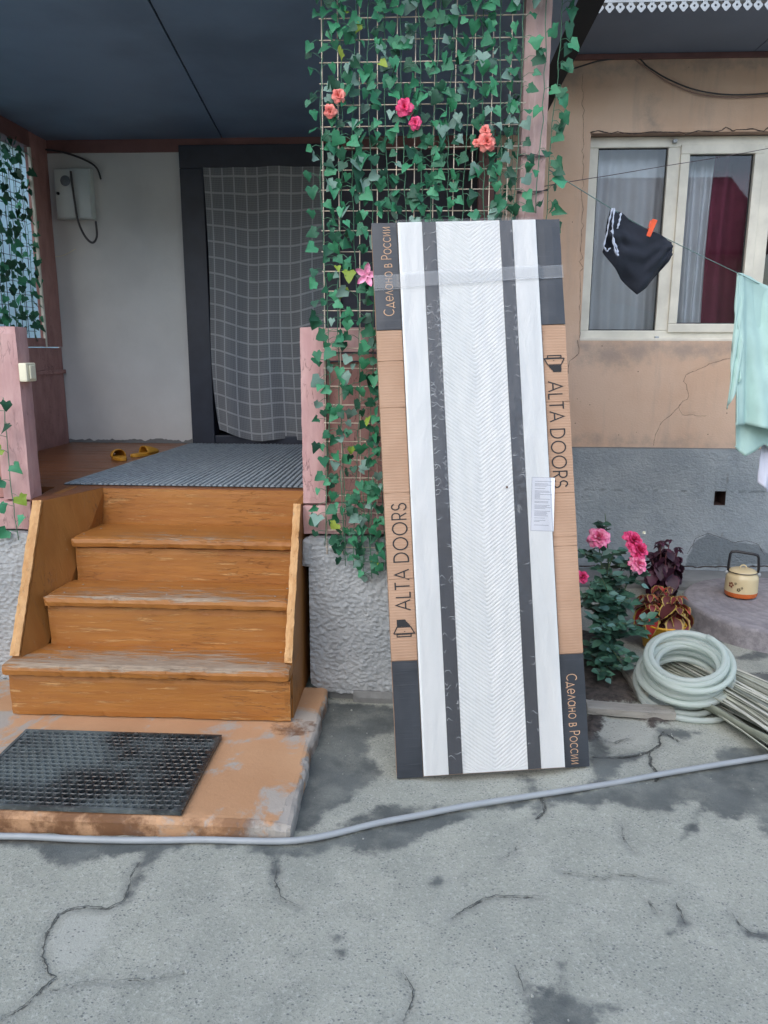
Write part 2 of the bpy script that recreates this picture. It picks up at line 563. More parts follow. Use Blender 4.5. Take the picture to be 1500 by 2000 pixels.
def cardboard_mat():
    t = NT('kraft_cardboard')
    p = t.co('Object')
    c = t.mix(t.ramp(t.noise(p, 3.5, 4), 0.3, 0.7), srgb(166, 132, 106), srgb(182, 148, 122))
    flute = t.math('SINE', t.math('MULTIPLY', t.sep(p)[2], 620.0))
    fl2 = t.noise(t.mapv(p, (2, 2, 60)), 3, 4)
    c = t.mix(t.math('MULTIPLY', t.ramp(fl2, 0.5, 0.75), 0.35), c, srgb(160, 116, 84))
    h = t.math('ADD', t.math('MULTIPLY', flute, 0.3), fl2)
    return t.set(c, 0.72, t.bump(h, 0.35, 0.0025))


def ink_mat():
    t = NT('black_printed_cardboard')
    p = t.co('Object')
    c = t.mix(t.ramp(t.noise(p, 4, 5), 0.3, 0.7), srgb(40, 44, 50), srgb(56, 60, 66))
    fl2 = t.noise(t.mapv(p, (2, 2, 60)), 3, 4)
    c = t.mix(t.math('MULTIPLY', t.ramp(fl2, 0.55, 0.8), 0.5), c, srgb(78, 82, 86))
    return t.set(c, 0.42, t.bump(fl2, 0.3, 0.0025), Specular_IOR_Level=0.6)


M['kraft'] = cardboard_mat()
M['ink'] = ink_mat()


def rubber_mat_mat():
    t = NT('dusty_black_rubber')
    p = t.co('Object')
    d = t.math('SUBTRACT', t.noise(p, 3.4, 5, 0.62), t.math('MULTIPLY', t.math('ADD', t.sep(p)[0], 1.1), 0.28))
    c = t.mix(t.ramp(d, 0.38, 0.68), srgb(36, 40, 42), srgb(92, 100, 100))
    c = t.mix(t.math('MULTIPLY', t.ramp(t.noise(p, 60, 4), 0.5, 0.7), 0.3), c, srgb(130, 134, 132))
    return t.set(c, t.ramp(d, 0.3, 0.7), t.bump(t.noise(p, 120, 3), 0.3, 0.002))


M['rubber'] = rubber_mat_mat()


def slab_mat():
    t = NT('ochre_painted_slab')
    p = t.pos()
    a = t.noise(p, 3.6, 7, 0.66, 0.4)
    c = t.mix(t.ramp(t.noise(p, 2, 4), 0.3, 0.7), srgb(176, 134, 98), srgb(192, 152, 116))
    c = t.mix(t.ramp(a, 0.51, 0.59), c, srgb(164, 156, 146))
    edge = t.math('ADD', t.attr('wear'), t.math('MULTIPLY', t.math('SUBTRACT', t.noise(p, 9, 7, 0.7), 0.5), 1.6))
    c = t.mix(t.ramp(edge, 0.45, 0.62), c, srgb(156, 150, 142))
    br = t.math('MULTIPLY', t.ramp(t.noise(p, 6, 6, 0.7), 0.42, 0.6), t.ramp(t.attr('dirt'), 0.2, 0.7))
    c = t.mix(t.math('MULTIPLY', br, 0.9), c, srgb(104, 68, 40))
    h = t.math('SUBTRACT', t.noise(p, 40, 6, 0.7), t.math('MULTIPLY', t.ramp(edge, 0.45, 0.62), 0.6))
    return t.set(c, 0.75, t.bump(h, 0.5, 0.006))


M['slab'] = slab_mat()


def glass_mat(name, tint=(0.93, 0.96, 0.97), refl=0.7):
    t = NT(name)
    tr = t.n('ShaderNodeBsdfTransparent'); tr.inputs[0].default_value = (*tint, 1)
    gl = t.n('ShaderNodeBsdfGlossy'); gl.inputs['Roughness'].default_value = 0.015
    fr = t.n('ShaderNodeFresnel'); fr.inputs[0].default_value = 1.55
    mx = t.n('ShaderNodeMixShader')
    t.l(t.math('MINIMUM', t.math('MULTIPLY', fr.outputs[0], 2.4 * refl), 1.0), mx.inputs[0])
    t.l(tr.outputs[0], mx.inputs[1]); t.l(gl.outputs[0], mx.inputs[2])
    t.l(mx.outputs[0], t.out.inputs[0])
    return t.mat


M['glass'] = glass_mat('window_glass')


def film_mat(name, dens=0.02, rough=0.2, gl_amt=0.8, bmp=0.3):
    """clear packaging film: see-through with glossy creases"""
    t = NT(name)
    p = t.co('Object')
    tr = t.n('ShaderNodeBsdfTransparent'); tr.inputs[0].default_value = (0.99, 0.995, 1.0, 1)
    df = t.n('ShaderNodeBsdfDiffuse'); df.inputs[0].default_value = (0.9, 0.93, 0.95, 1)
    gl = t.n('ShaderNodeBsdfGlossy'); gl.inputs['Roughness'].default_value = rough
    wr = t.noise(t.mapv(p, (3.2, 1, 1.1), rot=(0, 0.35, 0)), 5, 6, 0.62, 1.2)
    nb = t.bump(wr, bmp, 0.006)
    t.l(nb, gl.inputs['Normal'])
    fr = t.n('ShaderNodeFresnel'); fr.inputs[0].default_value = 1.45
    t.l(nb, fr.inputs['Normal'])
    m1 = t.n('ShaderNodeMixShader'); m1.inputs[0].default_value = dens
    t.l(tr.outputs[0], m1.inputs[1]); t.l(df.outputs[0], m1.inputs[2])
    m2 = t.n('ShaderNodeMixShader')
    t.l(t.math('MINIMUM', t.math('MULTIPLY', fr.outputs[0], gl_amt), 0.9), m2.inputs[0])
    t.l(m1.outputs[0], m2.inputs[1]); t.l(gl.outputs[0], m2.inputs[2])
    t.l(m2.outputs[0], t.out.inputs[0])
    return t.mat


M['film'] = film_mat('clear_wrapping_film')
M['tape'] = film_mat('clear_packing_tape', 0.1, 0.3, 1.0)
M['crease'] = film_mat('film_crease', 0.5, 0.25, 1.5)


def fabric(name, c, var=0.12, weave=420, rough=0.95, sheer=0.0):
    t = NT(name)
    p = t.co('Object')
    col = t.mix(t.ramp(t.noise(p, 7, 5), 0.3, 0.7), tuple(x * (1 - var) for x in c[:3]), tuple(min(1, x * (1 + var)) for x in c[:3]))
    nb = t.bump(t.noise(p, weave, 2), 0.45, 0.002)
    return t.set(col, rough, nb, Alpha=1.0 - sheer)


M['net'] = fabric('grey_net_fabric', srgb(226, 230, 236), 0.04, 300, sheer=0.06)
M['burgundy'] = fabric('burgundy_fabric', srgb(132, 60, 84))
M['towel'] = fabric('mint_terry_cloth', srgb(178, 208, 200), 0.06, 260)
M['cloth_black'] = fabric('black_cotton', srgb(36, 40, 50), 0.18)
M['cloth_white'] = fabric('white_cotton', srgb(214, 216, 230), 0.05)
M['trim_white'] = fabric('white_elastic', srgb(196, 206, 224), 0.1)
M['peg'] = plain('orange_red_plastic', srgb(236, 98, 62), 0.4)


def curtain_plaid():
    t = NT('sheer_plaid_curtain')
    u = t.sep(t.co('UV'))
    def bands(x, freq, w, off=0.0):
        k = t.math('FRACT', t.math('ADD', t.math('MULTIPLY', x, freq), off))
        return t.math('SUBTRACT', 1.0, t.ramp(t.math('ABSOLUTE', t.math('SUBTRACT', k, 0.5)), w, w + 0.03))
    big = t.math('MAXIMUM', bands(u[0], 10.5, 0.045), bands(u[1], 17, 0.04))
    fine = t.math('MAXIMUM', bands(u[0], 84, 0.2), bands(u[1], 136, 0.15))
    nz = t.noise(t.co('Object'), 500, 2)
    c = t.mix(t.math('MULTIPLY', fine, 0.5), srgb(134, 138, 142), srgb(164, 166, 168))
    c = t.mix(t.math('MULTIPLY', big, 0.6), c, srgb(190, 192, 192))
    c = t.mix(t.math('MULTIPLY', nz, 0.3), c, srgb(80, 82, 86))
    al = t.math('ADD', 0.66, t.math('MULTIPLY', big, 0.2))
    al = t.math('ADD', al, t.math('MULTIPLY', fine, 0.12))
    return t.set(c, 0.95, t.bump(nz, 0.3, 0.002), Alpha=al)


M['plaid'] = curtain_plaid()


def hose_clear():
    t = NT('milky_clear_hose')
    p = t.co('Object')
    c = t.mix(t.noise(p, 6, 3), srgb(222, 230, 226), srgb(234, 238, 236))
    t.set(c, 0.2, None, Specular_IOR_Level=0.6)
    tl = t.n('ShaderNodeBsdfTranslucent'); tl.inputs[0].default_value = srgb(234, 240, 234)
    tr = t.n('ShaderNodeBsdfTransparent'); tr.inputs[0].default_value = (0.93, 0.97, 0.95, 1)
    m1 = t.n('ShaderNodeMixShader'); m1.inputs[0].default_value = 0.5
    t.l(t.b.outputs[0], m1.inputs[1]); t.l(tl.outputs[0], m1.inputs[2])
    m2 = t.n('ShaderNodeMixShader'); m2.inputs[0].default_value = 0.36
    t.l(m1.outputs[0], m2.inputs[1]); t.l(tr.outputs[0], m2.inputs[2])
    t.l(m2.outputs[0], t.out.inputs[0])
    return t.mat


M['hose_clear'] = hose_clear()
M['hose_grey'] = plain('grey_garden_hose', srgb(150, 155, 158), 0.45, 0.06, 10, 0.1, 60)
# ------------------------------------------------------------------ ground
def ground():
    rng = np.random.default_rng(3)
    xs = np.concatenate([np.array([-45, -20, -9, -5, -3.2, -2.4]), np.arange(-2.0, 2.6, 0.0105), np.array([2.7, 3.2, 4.2, 6, 10, 20, 45])])
    ys = np.concatenate([np.array([-30, -12, -5, -2, 0, 0.7]), np.arange(1.05, 5.15, 0.0105), np.array([5.3, 6, 8, 14, 30, 60])])
    X, Y = np.meshgrid(xs, ys)
    P = np.stack([X.ravel(), Y.ravel()], 1)
    near = (np.abs(P[:, 0]) < 2.7) & (P[:, 1] > 1) & (P[:, 1] < 5.2)
    g = lambda pts: np.array([tuple(on(a, b, 2, 0.0))[:2] for a, b in pts])
    W = [
        # damp band along the hose
        [(-40, 1636), (0, 1646), (56, 1654), (86, 1674), (117, 1694), (167, 1684), (213, 1669), (270, 1668), (274, 1680), (258, 1700), (250, 1722), (243, 1756),
         (262, 1735), (284, 1704), (304, 1684), (334, 1659), (385, 1654), (476, 1656), (486, 1669), (512, 1664), (527, 1694), (540, 1716), (548, 1700), (550, 1674),
         (573, 1674), (648, 1661), (679, 1656), (719, 1664), (742, 1671), (796, 1653), (831, 1628), (892, 1603), (953, 1582), (1024, 1572), (1040, 1572), (1049, 1595),
         (1069, 1572), (1115, 1562), (1155, 1577), (1186, 1562), (1216, 1575), (1267, 1587), (1302, 1587), (1338, 1565), (1363, 1562), (1348, 1603), (1328, 1638),
         (1358, 1618), (1373, 1575), (1419, 1592), (1459, 1585), (1485, 1603), (1490, 1628), (1560, 1638), (1560, 1445), (1500, 1452), (1404, 1458), (1385, 1490), (1350, 1502),
         (1200, 1530), (1060, 1552), (900, 1577), (740, 1607), (640, 1632), (560, 1642), (300, 1636), (0, 1630), (-40, 1630)],
        [(600, 1370), (755, 1375), (790, 1400), (780, 1431), (724, 1441), (709, 1476), (760, 1507), (709, 1537), (679, 1568), (643, 1583), (608, 1618), (560, 1625)],
        [(740, 1572), (785, 1567), (862, 1573), (820, 1584), (760, 1602), (700, 1622), (650, 1630), (690, 1595)],
        [(1008, 1506), (1035, 1510), (1055, 1548), (1030, 1550)],
        [(1150, 1425), (1185, 1440), (1195, 1480), (1230, 1470), (1262, 1462), (1240, 1480), (1205, 1497), (1215, 1518), (1180, 1538), (1130, 1544), (1165, 1522), (1150, 1500)],
        [(1021, 1937), (1024, 1905), (1034, 1935), (1069, 1932), (1090, 1934), (1100, 1905), (1115, 1927), (1140, 1952), (1181, 1957), (1205, 1962), (1176, 1975), (1176, 2030), (1029, 2030)],
        [(833, 1724), (842, 1716), (858, 1715), (866, 1722), (852, 1730), (838, 1733)],
        [(1094, 1877), (1104, 1876), (1106, 1886), (1096, 1888)], [(660, 1855), (672, 1855), (673, 1864), (662, 1866)], [(653, 1832), (660, 1832), (660, 1837), (654, 1838)],
        [(1324, 1772), (1334, 1775), (1341, 1798), (1328, 1800)], [(1308, 1812), (1318, 1810), (1316, 1822), (1308, 1822)], [(1440, 1795), (1470, 1812), (1510, 1815), (1510, 1822), (1460, 1820)],
        [(1360, 1225), (1520, 1225), (1520, 1262), (1440, 1250), (1400, 1258), (1380, 1290), (1350, 1300), (1200, 1240), (1230, 1160), (1330, 1180)],
        [(1420, 1285), (1520, 1268), (1520, 1282), (1470, 1290)], [(1420, 1322), (1520, 1312), (1520, 1330)],
        [(1270, 1410), (1340, 1425), (1370, 1428), (1330, 1440), (1290, 1432)],
    ]
    wet = np.full(len(P), -1.0)
    PN = P[near]
    w = np.full(len(PN), -1.0)
    for q in W: w = np.maximum(w, poly_sd(PN, g(q)))
    wet[near] = w
    C = [
        ([(274, 1684), (258, 1702), (253, 1725), (246, 1747), (238, 1759), (172, 1766), (132, 1773), (114, 1785), (94, 1816), (86, 1841), (84, 1866), (96, 1897), (109, 1904), (76, 1932), (46, 1960), (20, 1973), (0, 1980)], .0032),
        ([(540, 1694), (537, 1720), (546, 1735), (547, 1750), (588, 1768)], .0028),
        ([(882, 1795), (917, 1770), (943, 1755), (968, 1747), (993, 1750), (1024, 1751), (1054, 1750)], .0026),
        ([(1008, 1648), (1006, 1661), (978, 1676)], .0012),
        ([(786, 1896), (796, 1912), (808, 1932), (803, 1962), (788, 1995)], .0026),
        ([(1267, 1755), (1282, 1775)], .0015), ([(1318, 1755), (1330, 1775), (1338, 1795)], .002),
        ([(1429, 1775), (1449, 1800), (1465, 1815), (1500, 1818)], .002),
        ([(1297, 1425), (1290, 1450), (1267, 1466), (1247, 1471), (1211, 1479), (1155, 1484)], .005),
        ([(1267, 1466), (1270, 1489), (1287, 1509), (1280, 1522)], .006), ([(1302, 1430), (1328, 1446)], .004),
        ([(1054, 1547), (1064, 1572), (1049, 1595)], .005), ([(1008, 1886), (1015, 1910), (1024, 1937)], .002),
        ([(1215, 1600), (1222, 1640), (1240, 1660)], .0012), ([(1100, 1700), (1180, 1712), (1240, 1705), (1300, 1712)], .0012),
        ([(1420, 1308), (1460, 1316), (1500, 1312)], .004),
        ([(1150, 1440), (1200, 1448), (1230, 1440)], .002), ([(90, 1930), (160, 1912), (260, 1905), (360, 1895)], .0010),
    ]
    crack = np.full(len(P), 1.0)
    lines = []
    for ln, wd in C:
        q = g(ln)
        # break the straight runs
        out = [q[0]]
        for i in range(len(q) - 1):
            k = max(1, int(np.linalg.norm(q[i + 1] - q[i]) / 0.035))
            for j in range(1, k + 1):
                pt = q[i] + (q[i + 1] - q[i]) * j / k
                if j < k: pt = pt + rng.normal(0, 0.006, 2)
                out.append(pt)
        lines.append((np.array(out), wd))
    crack[near] = line_d(PN, lines)
    soil = np.full(len(P), -1.0)
    S = [[(1110, 1335), (1120, 1225), (1188, 1240), (1215, 1290), (1240, 1340), (1248, 1372), (1140, 1372)], [(1140, 1392), (1195, 1392), (1180, 1412), (1165, 1440), (1140, 1450)],
         [(1225, 1385), (1300, 1388), (1310, 1415), (1270, 1420)]]
    s_ = np.full(len(PN), -1.0)
    for q in S: s_ = np.maximum(s_, poly_sd(PN, g(q)))
    soil[near] = s_
    z = np.zeros(len(P))
    Pn3 = np.stack([PN[:, 0], PN[:, 1]], 1)
    wav = 0.004 * np.sin(Pn3[:, 0] * 2.3 + 1.1 * Pn3[:, 1]) + 0.003 * np.sin(Pn3[:, 0] * 5.1 - 3.7 * Pn3[:, 1] + 1) + 0.0018 * np.sin(Pn3[:, 0] * 17 + 11 * Pn3[:, 1])
    z[near] = wav - 0.006
    z[near] -= np.clip((0.012 - crack[near]) / 0.012, 0, 1) * 0.004
    # a heaved piece of paving under the right foot of the parcel
    hv = np.exp(-(((PN[:, 0] - 0.62) / 0.16) ** 2 + ((PN[:, 1] - 2.6) / 0.13) ** 2)) * 0.025
    z[near] += hv
    z[near] += np.where(s_ > 0, np.clip(s_, 0, .05) * 0.4, 0)
    me = bpy.data.meshes.new('ground')
    nx, ny = len(xs), len(ys)
    me.vertices.add(len(P))
    me.vertices.foreach_set('co', np.column_stack([P, z]).astype(np.float32).ravel())
    I = (np.arange(ny - 1)[:, None] * nx + np.arange(nx - 1)[None, :]).ravel()
    F = np.stack([I, I + 1, I + nx + 1, I + nx], 1).astype(np.int32)
    me.loops.add(F.size)
    me.loops.foreach_set('vertex_index', F.ravel())
    me.polygons.add(len(F))
    me.polygons.foreach_set('loop_start', np.arange(0, F.size, 4, dtype=np.int32))
    me.polygons.foreach_set('use_smooth', np.ones(len(F), bool))
    me.update(calc_edges=True)
    me.validate()
    pale = np.full(len(P), -1.0)
    pale[near] = np.maximum(poly_sd(PN, g([(95, 1815), (125, 1785), (170, 1775), (215, 1772), (222, 1800), (200, 1850), (165, 1885), (125, 1900), (98, 1885), (88, 1850)])), poly_sd(PN, g([(1165, 1400), (1240, 1395), (1290, 1420), (1275, 1450), (1240, 1462), (1190, 1460), (1160, 1440)])))
    for nm, ar in (('wet', wet), ('crack', crack), ('soil', soil), ('pale', pale)):
        at = me.attributes.new(nm, 'FLOAT', 'POINT')
        at.data.foreach_set('value', ar.astype(np.float32))
    me.materials.append(M['concrete'])
    o = link('ground', me)
    # the cracks themselves: jagged gaps of uneven width
    def gz(x, y):
        w_ = 0.004 * math.sin(x * 2.3 + 1.1 * y) + 0.003 * math.sin(x * 5.1 - 3.7 * y + 1) + 0.0018 * math.sin(x * 17 + 11 * y) - .006
        return w_ + math.exp(-(((x - 0.62) / 0.16) ** 2 + ((y - 2.6) / 0.13) ** 2)) * 0.025 - .0025
    cm = plain('crack_dirt', srgb(78, 80, 76), .95, .3, 60)
    pr = random.Random(17)
    for ln, wd in lines:
        pts = []
        for i in range(len(ln) - 1):
            a, b = Vector(ln[i]), Vector(ln[i + 1])
            k = max(1, int((b - a).length / .009))
            for j in range(k): pts.append(a.lerp(b, j / k))
        pts.append(Vector(ln[-1]))
        n_ = len(pts)
        vs = []
        for i, q in enumerate(pts):
            d = pts[min(i + 1, n_ - 1)] - pts[max(i - 1, 0)]
            nn = Vector((-d.y, d.x)); nn = nn.normalized() if nn.length > 0 else Vector((1, 0))
            f = min(1, min(i, n_ - 1 - i) / (n_ * .2 + 1))
            wv = wd * (.35 + .9 * abs(mnoise.noise(Vector((q.x * 14, q.y * 14, 2)))) ) * (.25 + .75 * f)
            q = q + nn * pr.uniform(-.0022, .0022)
            for s_ in (wv * pr.uniform(.5, 1.3), -wv * pr.uniform(.5, 1.3)):
                e = q + nn * s_
                vs.append((e.x, e.y, gz(e.x, e.y) + .0045))
        MB().add(vs, [(2 * i, 2 * i + 1, 2 * i + 3, 2 * i + 2) for i in range(n_ - 1)]).build('crack', cm, o)
    # loose grit
    gm = MB()
    for k in range(420):
        x, y = pr.uniform(-1.6, 1.8), pr.uniform(1.45, 3.4)
        if x < -.38 and y > 2.08: continue
        if k % 3 == 0: 
            l_ = pr.choice(lines)[0]; c_ = l_[pr.randrange(len(l_))]; x, y = c_[0] + pr.gauss(0, .03), c_[1] + pr.gauss(0, .03)
            if x < -.38 and y > 2.08: continue
        r_ = pr.uniform(.0012, .0035) if pr.random() < .93 else pr.uniform(.004, .0065)
        z0 = gz(x, y) + .003
        ring = [(x + r_ * pr.uniform(.7, 1.2) * math.cos(a), y + r_ * pr.uniform(.7, 1.2) * math.sin(a)) for a in (0, 1.3, 2.5, 3.8, 5.1)]
        gm.add([(a, b, z0) for a, b in ring] + [(x + (a - x) * .6, y + (b - y) * .6, z0 + r_ * pr.uniform(.5, 1.0)) for a, b in ring], [(5, 6, 7, 8, 9)] + [(i, (i + 1) % 5, 5 + (i + 1) % 5, 5 + i) for i in range(5)])
    tag(gm.build('grit', plain('pale_grit', srgb(148, 150, 144), .9, .35, 300)), 'loose grit and crumbs scattered over the concrete yard', 'grit', kind='stuff')
    tag(o, 'cracked grey concrete yard with damp dark patches', kind='structure')


ground()


def wall_sheet(name, x0, x1, z0, z1, y, mat, parent, holes=(), stains=(), cracks=(), seg=0.0125, disp=0.0, seed=1):
    """upright sheet facing -Y with openings, stain and crack maps; stains/cracks given in (x, z)"""
    rng = np.random.default_rng(seed)
    xs = set(np.linspace(x0, x1, int((x1 - x0) / seg) + 1).round(4)); zs = set(np.linspace(z0, z1, int((z1 - z0) / seg) + 1).round(4))
    for h in holes:
        xs |= {round(h[0], 4), round(h[1], 4)}; zs |= {round(h[2], 4), round(h[3], 4)}
    xs = np.array(sorted(x for x in xs if x0 - 1e-6 <= x <= x1 + 1e-6)); zs = np.array(sorted(q for q in zs if z0 - 1e-6 <= q <= z1 + 1e-6))
    Xg, Zg = np.meshgrid(xs, zs)
    P = np.stack([Xg.ravel(), Zg.ravel()], 1)
    wet = np.full(len(P), -1.0)
    for q in stains: wet = np.maximum(wet, poly_sd(P, q))
    ls = []
    for ln, wd in cracks:
        q = np.array(ln, float); out = [q[0]]
        for i in range(len(q) - 1):
            k = max(1, int(np.linalg.norm(q[i + 1] - q[i]) / 0.03))
            for j in range(1, k + 1):
                pt = q[i] + (q[i + 1] - q[i]) * j / k
                if j < k: pt = pt + rng.normal(0, 0.006, 2)
                out.append(pt)
        ls.append((np.array(out), wd))
    crack = line_d(P, ls) if ls else np.full(len(P), 1.0)
    yy = np.full(len(P), y) + 0.0015 * np.sin(P[:, 0] * 7 + P[:, 1] * 5)
    yy += np.clip((0.006 - crack) / 0.006, 0, 1) * 0.004
    if disp:
        yy += rng.normal(0, disp, len(P))
    nx, nz = len(xs), len(zs)
    fs = []
    for j in range(nz - 1):
        cz = (zs[j] + zs[j + 1]) / 2
        for i in range(nx - 1):
            cx = (xs[i] + xs[i + 1]) / 2
            if any(h[0] < cx < h[1] and h[2] < cz < h[3] for h in holes): continue
            a = j * nx + i
            fs.append((a, a + 1, a + nx + 1, a + nx))
    m = MB(); m.add(np.column_stack([P[:, 0], yy, P[:, 1]]), fs, 0, True)
    me = m.mesh(name, mat)
    for nm, ar in (('wet', wet), ('crack', crack)):
        at = me.attributes.new(nm, 'FLOAT', 'POINT')
        at.data.foreach_set('value', ar.astype(np.float32))
    o = link(name, me, parent)
    pr = random.Random(seed + 5)
    cm = bpy.data.materials.get('wall_crack_dirt') or plain('wall_crack_dirt', srgb(72, 62, 58), .95)
    for ln, wd in ls:
        pts = []
        for i in range(len(ln) - 1):
            a, b = Vector(ln[i]), Vector(ln[i + 1])
            k = max(1, int((b - a).length / .012))
            for j in range(k): pts.append(a.lerp(b, j / k))
        pts.append(Vector(ln[-1]))
        vs, n_ = [], len(pts)
        for i, q in enumerate(pts):
            d = pts[min(i + 1, n_ - 1)] - pts[max(i - 1, 0)]
            nn = Vector((-d.y, d.x)).normalized()
            q = q + nn * pr.uniform(-.0015, .0015)
            w_ = wd * pr.uniform(.5, 1.25)
            for s_ in (w_, -w_):
                e = q + nn * s_
                vs.append((e.x, y + .0015 * math.sin(e.x * 7 + e.y * 5) - .0012 - 2 * disp, e.y))
        MB().add(vs, [(2 * i, 2 * i + 1, 2 * i + 3, 2 * i + 2) for i in range(n_ - 1)]).build('crack', cm, parent)
    return o


# ------------------------------------------------------------------ house
YB = 5.1           # facade
ZF = 0.872         # porch floor
house = empty('house', (0, 0, 0), 'low house with peach wall, grey plinth and cream window', 'house')
xz = lambda pts, y=YB: [(on(a, b, 1, y).x, on(a, b, 1, y).z) for a, b in pts]
WX0, WX1, WZ0, WZ1 = 0.985, 2.72, 1.555, 2.785
wall_sheet('wall', 0.42, 4.2, 0.862, 3.24, YB, M['facade'], house, holes=[(WX0, WX1, WZ0, WZ1)],
           stains=[xz([(1130, 664), (1460, 668), (1470, 690), (1330, 705), (1290, 690), (1240, 715), (1180, 720), (1125, 700)]), xz([(1115, 868), (1440, 872), (1440, 862), (1115, 855)]),
                   xz([(1250, 190), (1275, 185), (1285, 250), (1262, 255)]), xz([(1100, 120), (1520, 110), (1520, 128), (1300, 135), (1180, 150), (1100, 170)])],
           cracks=[(xz([(1490, 692), (1425, 700), (1395, 708), (1340, 732), (1342, 780), (1325, 795), (1290, 828), (1280, 850), (1276, 870)]), 0.0009),
                   (xz([(1325, 795), (1332, 810), (1380, 812)]), 0.0006), (xz([(1128, 665), (1130, 690), (1113, 705), (1110, 730)]), 0.0012),
                   (xz([(1138, 145), (1140, 250), (1137, 420), (1132, 660)]), 0.0008),
                   (xz([(1153, 259), (1168, 255), (1185, 259), (1240, 261), (1290, 258), (1350, 260), (1375, 256), (1395, 258), (1410, 254), (1450, 253), (1480, 254), (1500, 249)]), 0.003),
                   (xz([(1500, 249), (1600, 250), (1700, 246)]), 0.003)])
HX0, HX1, HZ0, HZ1 = 1.913, 1.985, 0.498, 0.592
wall_sheet('plinth', 0.42, 4.2, -0.05, 0.868, YB - 0.022, M['plinth'], house, holes=[(HX0, HX1, HZ0, HZ1)],
           stains=[xz([(1355, 1055), (1380, 1042), (1420, 1056), (1440, 1060), (1478, 1062), (1490, 1078), (1520, 1085), (1520, 1100), (1335, 1105), (1345, 1080)])],
           cracks=[(xz([(1340, 1080), (1356, 1050), (1380, 1040), (1400, 1047), (1430, 1058), (1455, 1054), (1478, 1062), (1490, 1082)]), 0.0012),
                   (xz([(1130, 1104), (1250, 1103), (1330, 1104), (1420, 1106), (1520, 1104)]), 0.004)], disp=0.0012)
m = MB()
m.add([(0.42, YB - 0.022, .868), (4.2, YB - 0.022, .868), (4.2, YB + .004, .874), (0.42, YB + .004, .874)], [(0, 1, 2, 3)])
m.build('plinth_ledge', M['old_cement'], house)
m = MB()   # the vent hole: four cheeks and a back
y0, y1 = YB - 0.024, YB + 0.12
m.add([(HX0, y0, HZ0), (HX1, y0, HZ0), (HX1, y0, HZ1), (HX0, y0, HZ1), (HX0, y1, HZ0), (HX1, y1, HZ0), (HX1, y1, HZ1), (HX0, y1, HZ1)],
      [(0, 1, 5, 4), (1, 2, 6, 5), (2, 3, 7, 6), (3, 0, 4, 7), (4, 5, 6, 7)])
m.build('vent_hole', plain('rusty_vent', srgb(78, 56, 50), 0.9, 0.3, 40), house)
# reveal of the window opening
m = MB()
ya, yb = YB + 0.001, YB + 0.30
m.add([(WX0, ya, WZ0), (WX1, ya, WZ0), (WX1, ya, WZ1), (WX0, ya, WZ1), (WX0, yb, WZ0), (WX1, yb, WZ0), (WX1, yb, WZ1), (WX0, yb, WZ1)],
      [(0, 4, 5, 1), (1, 5, 6, 2), (2, 6, 7, 3), (3, 7, 4, 0)])
m.build('window_reveal', plain('grey_peach_reveal', srgb(168, 140, 124), 0.9, 0.1, 12), house)


def window():
    w = empty('window', (0, 0, 0), parent=house)
    yf = YB + 0.075
    fr = 0.062
    x0, x1, z0, z1 = WX0 + .004, WX1 - .004, WZ0 + .004, WZ1 - .004
    xa, xb = 1.515, 2.085   # mullion centres
    def bar(a, b, name='frame_bar', r=0.006, mat='upvc', par=w):
        return bevel_box(a, b, r).build(name, M[mat], par)
    bar((x0, yf, z0), (x1, yf + .06, z0 + fr)); bar((x0, yf + .001, z1 - fr), (x1, yf + .06, z1))
    bar((x0, yf - .001, z0 + fr), (x0 + fr, yf + .06, z1 - fr)); bar((x1 - fr, yf - .001, z0 + fr), (x1, yf + .06, z1 - fr))
    for xc in (xa, xb): bar((xc - .04, yf - .002, z0 + fr), (xc + .04, yf + .06, z1 - fr))
    bevel_box((x0 - .003, yf - .05, z0 - .004), (x1 + .003, yf + .01, z0 + .014), .003).build('sill', M['upvc'], w)
    def pane(a, b, y):
        c, d = z0 + fr, z1 - fr
        return a, b, c, d
    def glaze(a, b, c, d, y):
        g = MB()
        k = 0.007
        for (p, q) in (((a, y - .003, c), (b, y + .004, c + k)), ((a, y - .003, d - k), (b, y + .004, d)), ((a, y - .003, c + k), (a + k, y + .004, d - k)), ((b - k, y - .003, c + k), (b, y + .004, d - k))):
            g.box(p, q)
        pn = MB()
        pn.add([(a, y, c), (b, y, c), (b, y, d), (a, y, d)], [(0, 1, 2, 3)])
        po = pn.build('pane', M['glass'], w)
        g.build('gasket', M['gasket'], po)
    glaze(x0 + fr, xa - .04, z0 + fr, z1 - fr, yf + .022)
    # opening sash in the middle
    a, b, c, d = xa + .035, xb - .035, z0 + fr - .012, z1 - fr + .012
    s = 0.055
    ys = yf - 0.016
    sash = bevel_box((a, ys, c), (b, ys + .05, c + s), .005).build('sash', M['upvc'], w)
    for p, q in (((a, ys + .001, d - s), (b, ys + .05, d)), ((a, ys - .001, c + s), (a + s, ys + .05, d - s)), ((b - s, ys - .001, c + s), (b, ys + .05, d - s))):
        bevel_box(p, q, .005).build('sash_bar', M['upvc'], sash)
    glaze(a + s, b - s, c + s, d - s, ys + .03)
    glaze(xb + .04, x1 - fr, z0 + fr, z1 - fr, yf + .022)
    # small fixing hooks on the frame
    for (xh, zh) in ((xa - .01, z1 - .03), (xa - .03, z0 + .016)):
        bevel_box((xh - .012, yf - .022, zh - .012), (xh + .014, yf - .001, zh + .010), .004).build('hook', M['metal_grey'], w)


window()
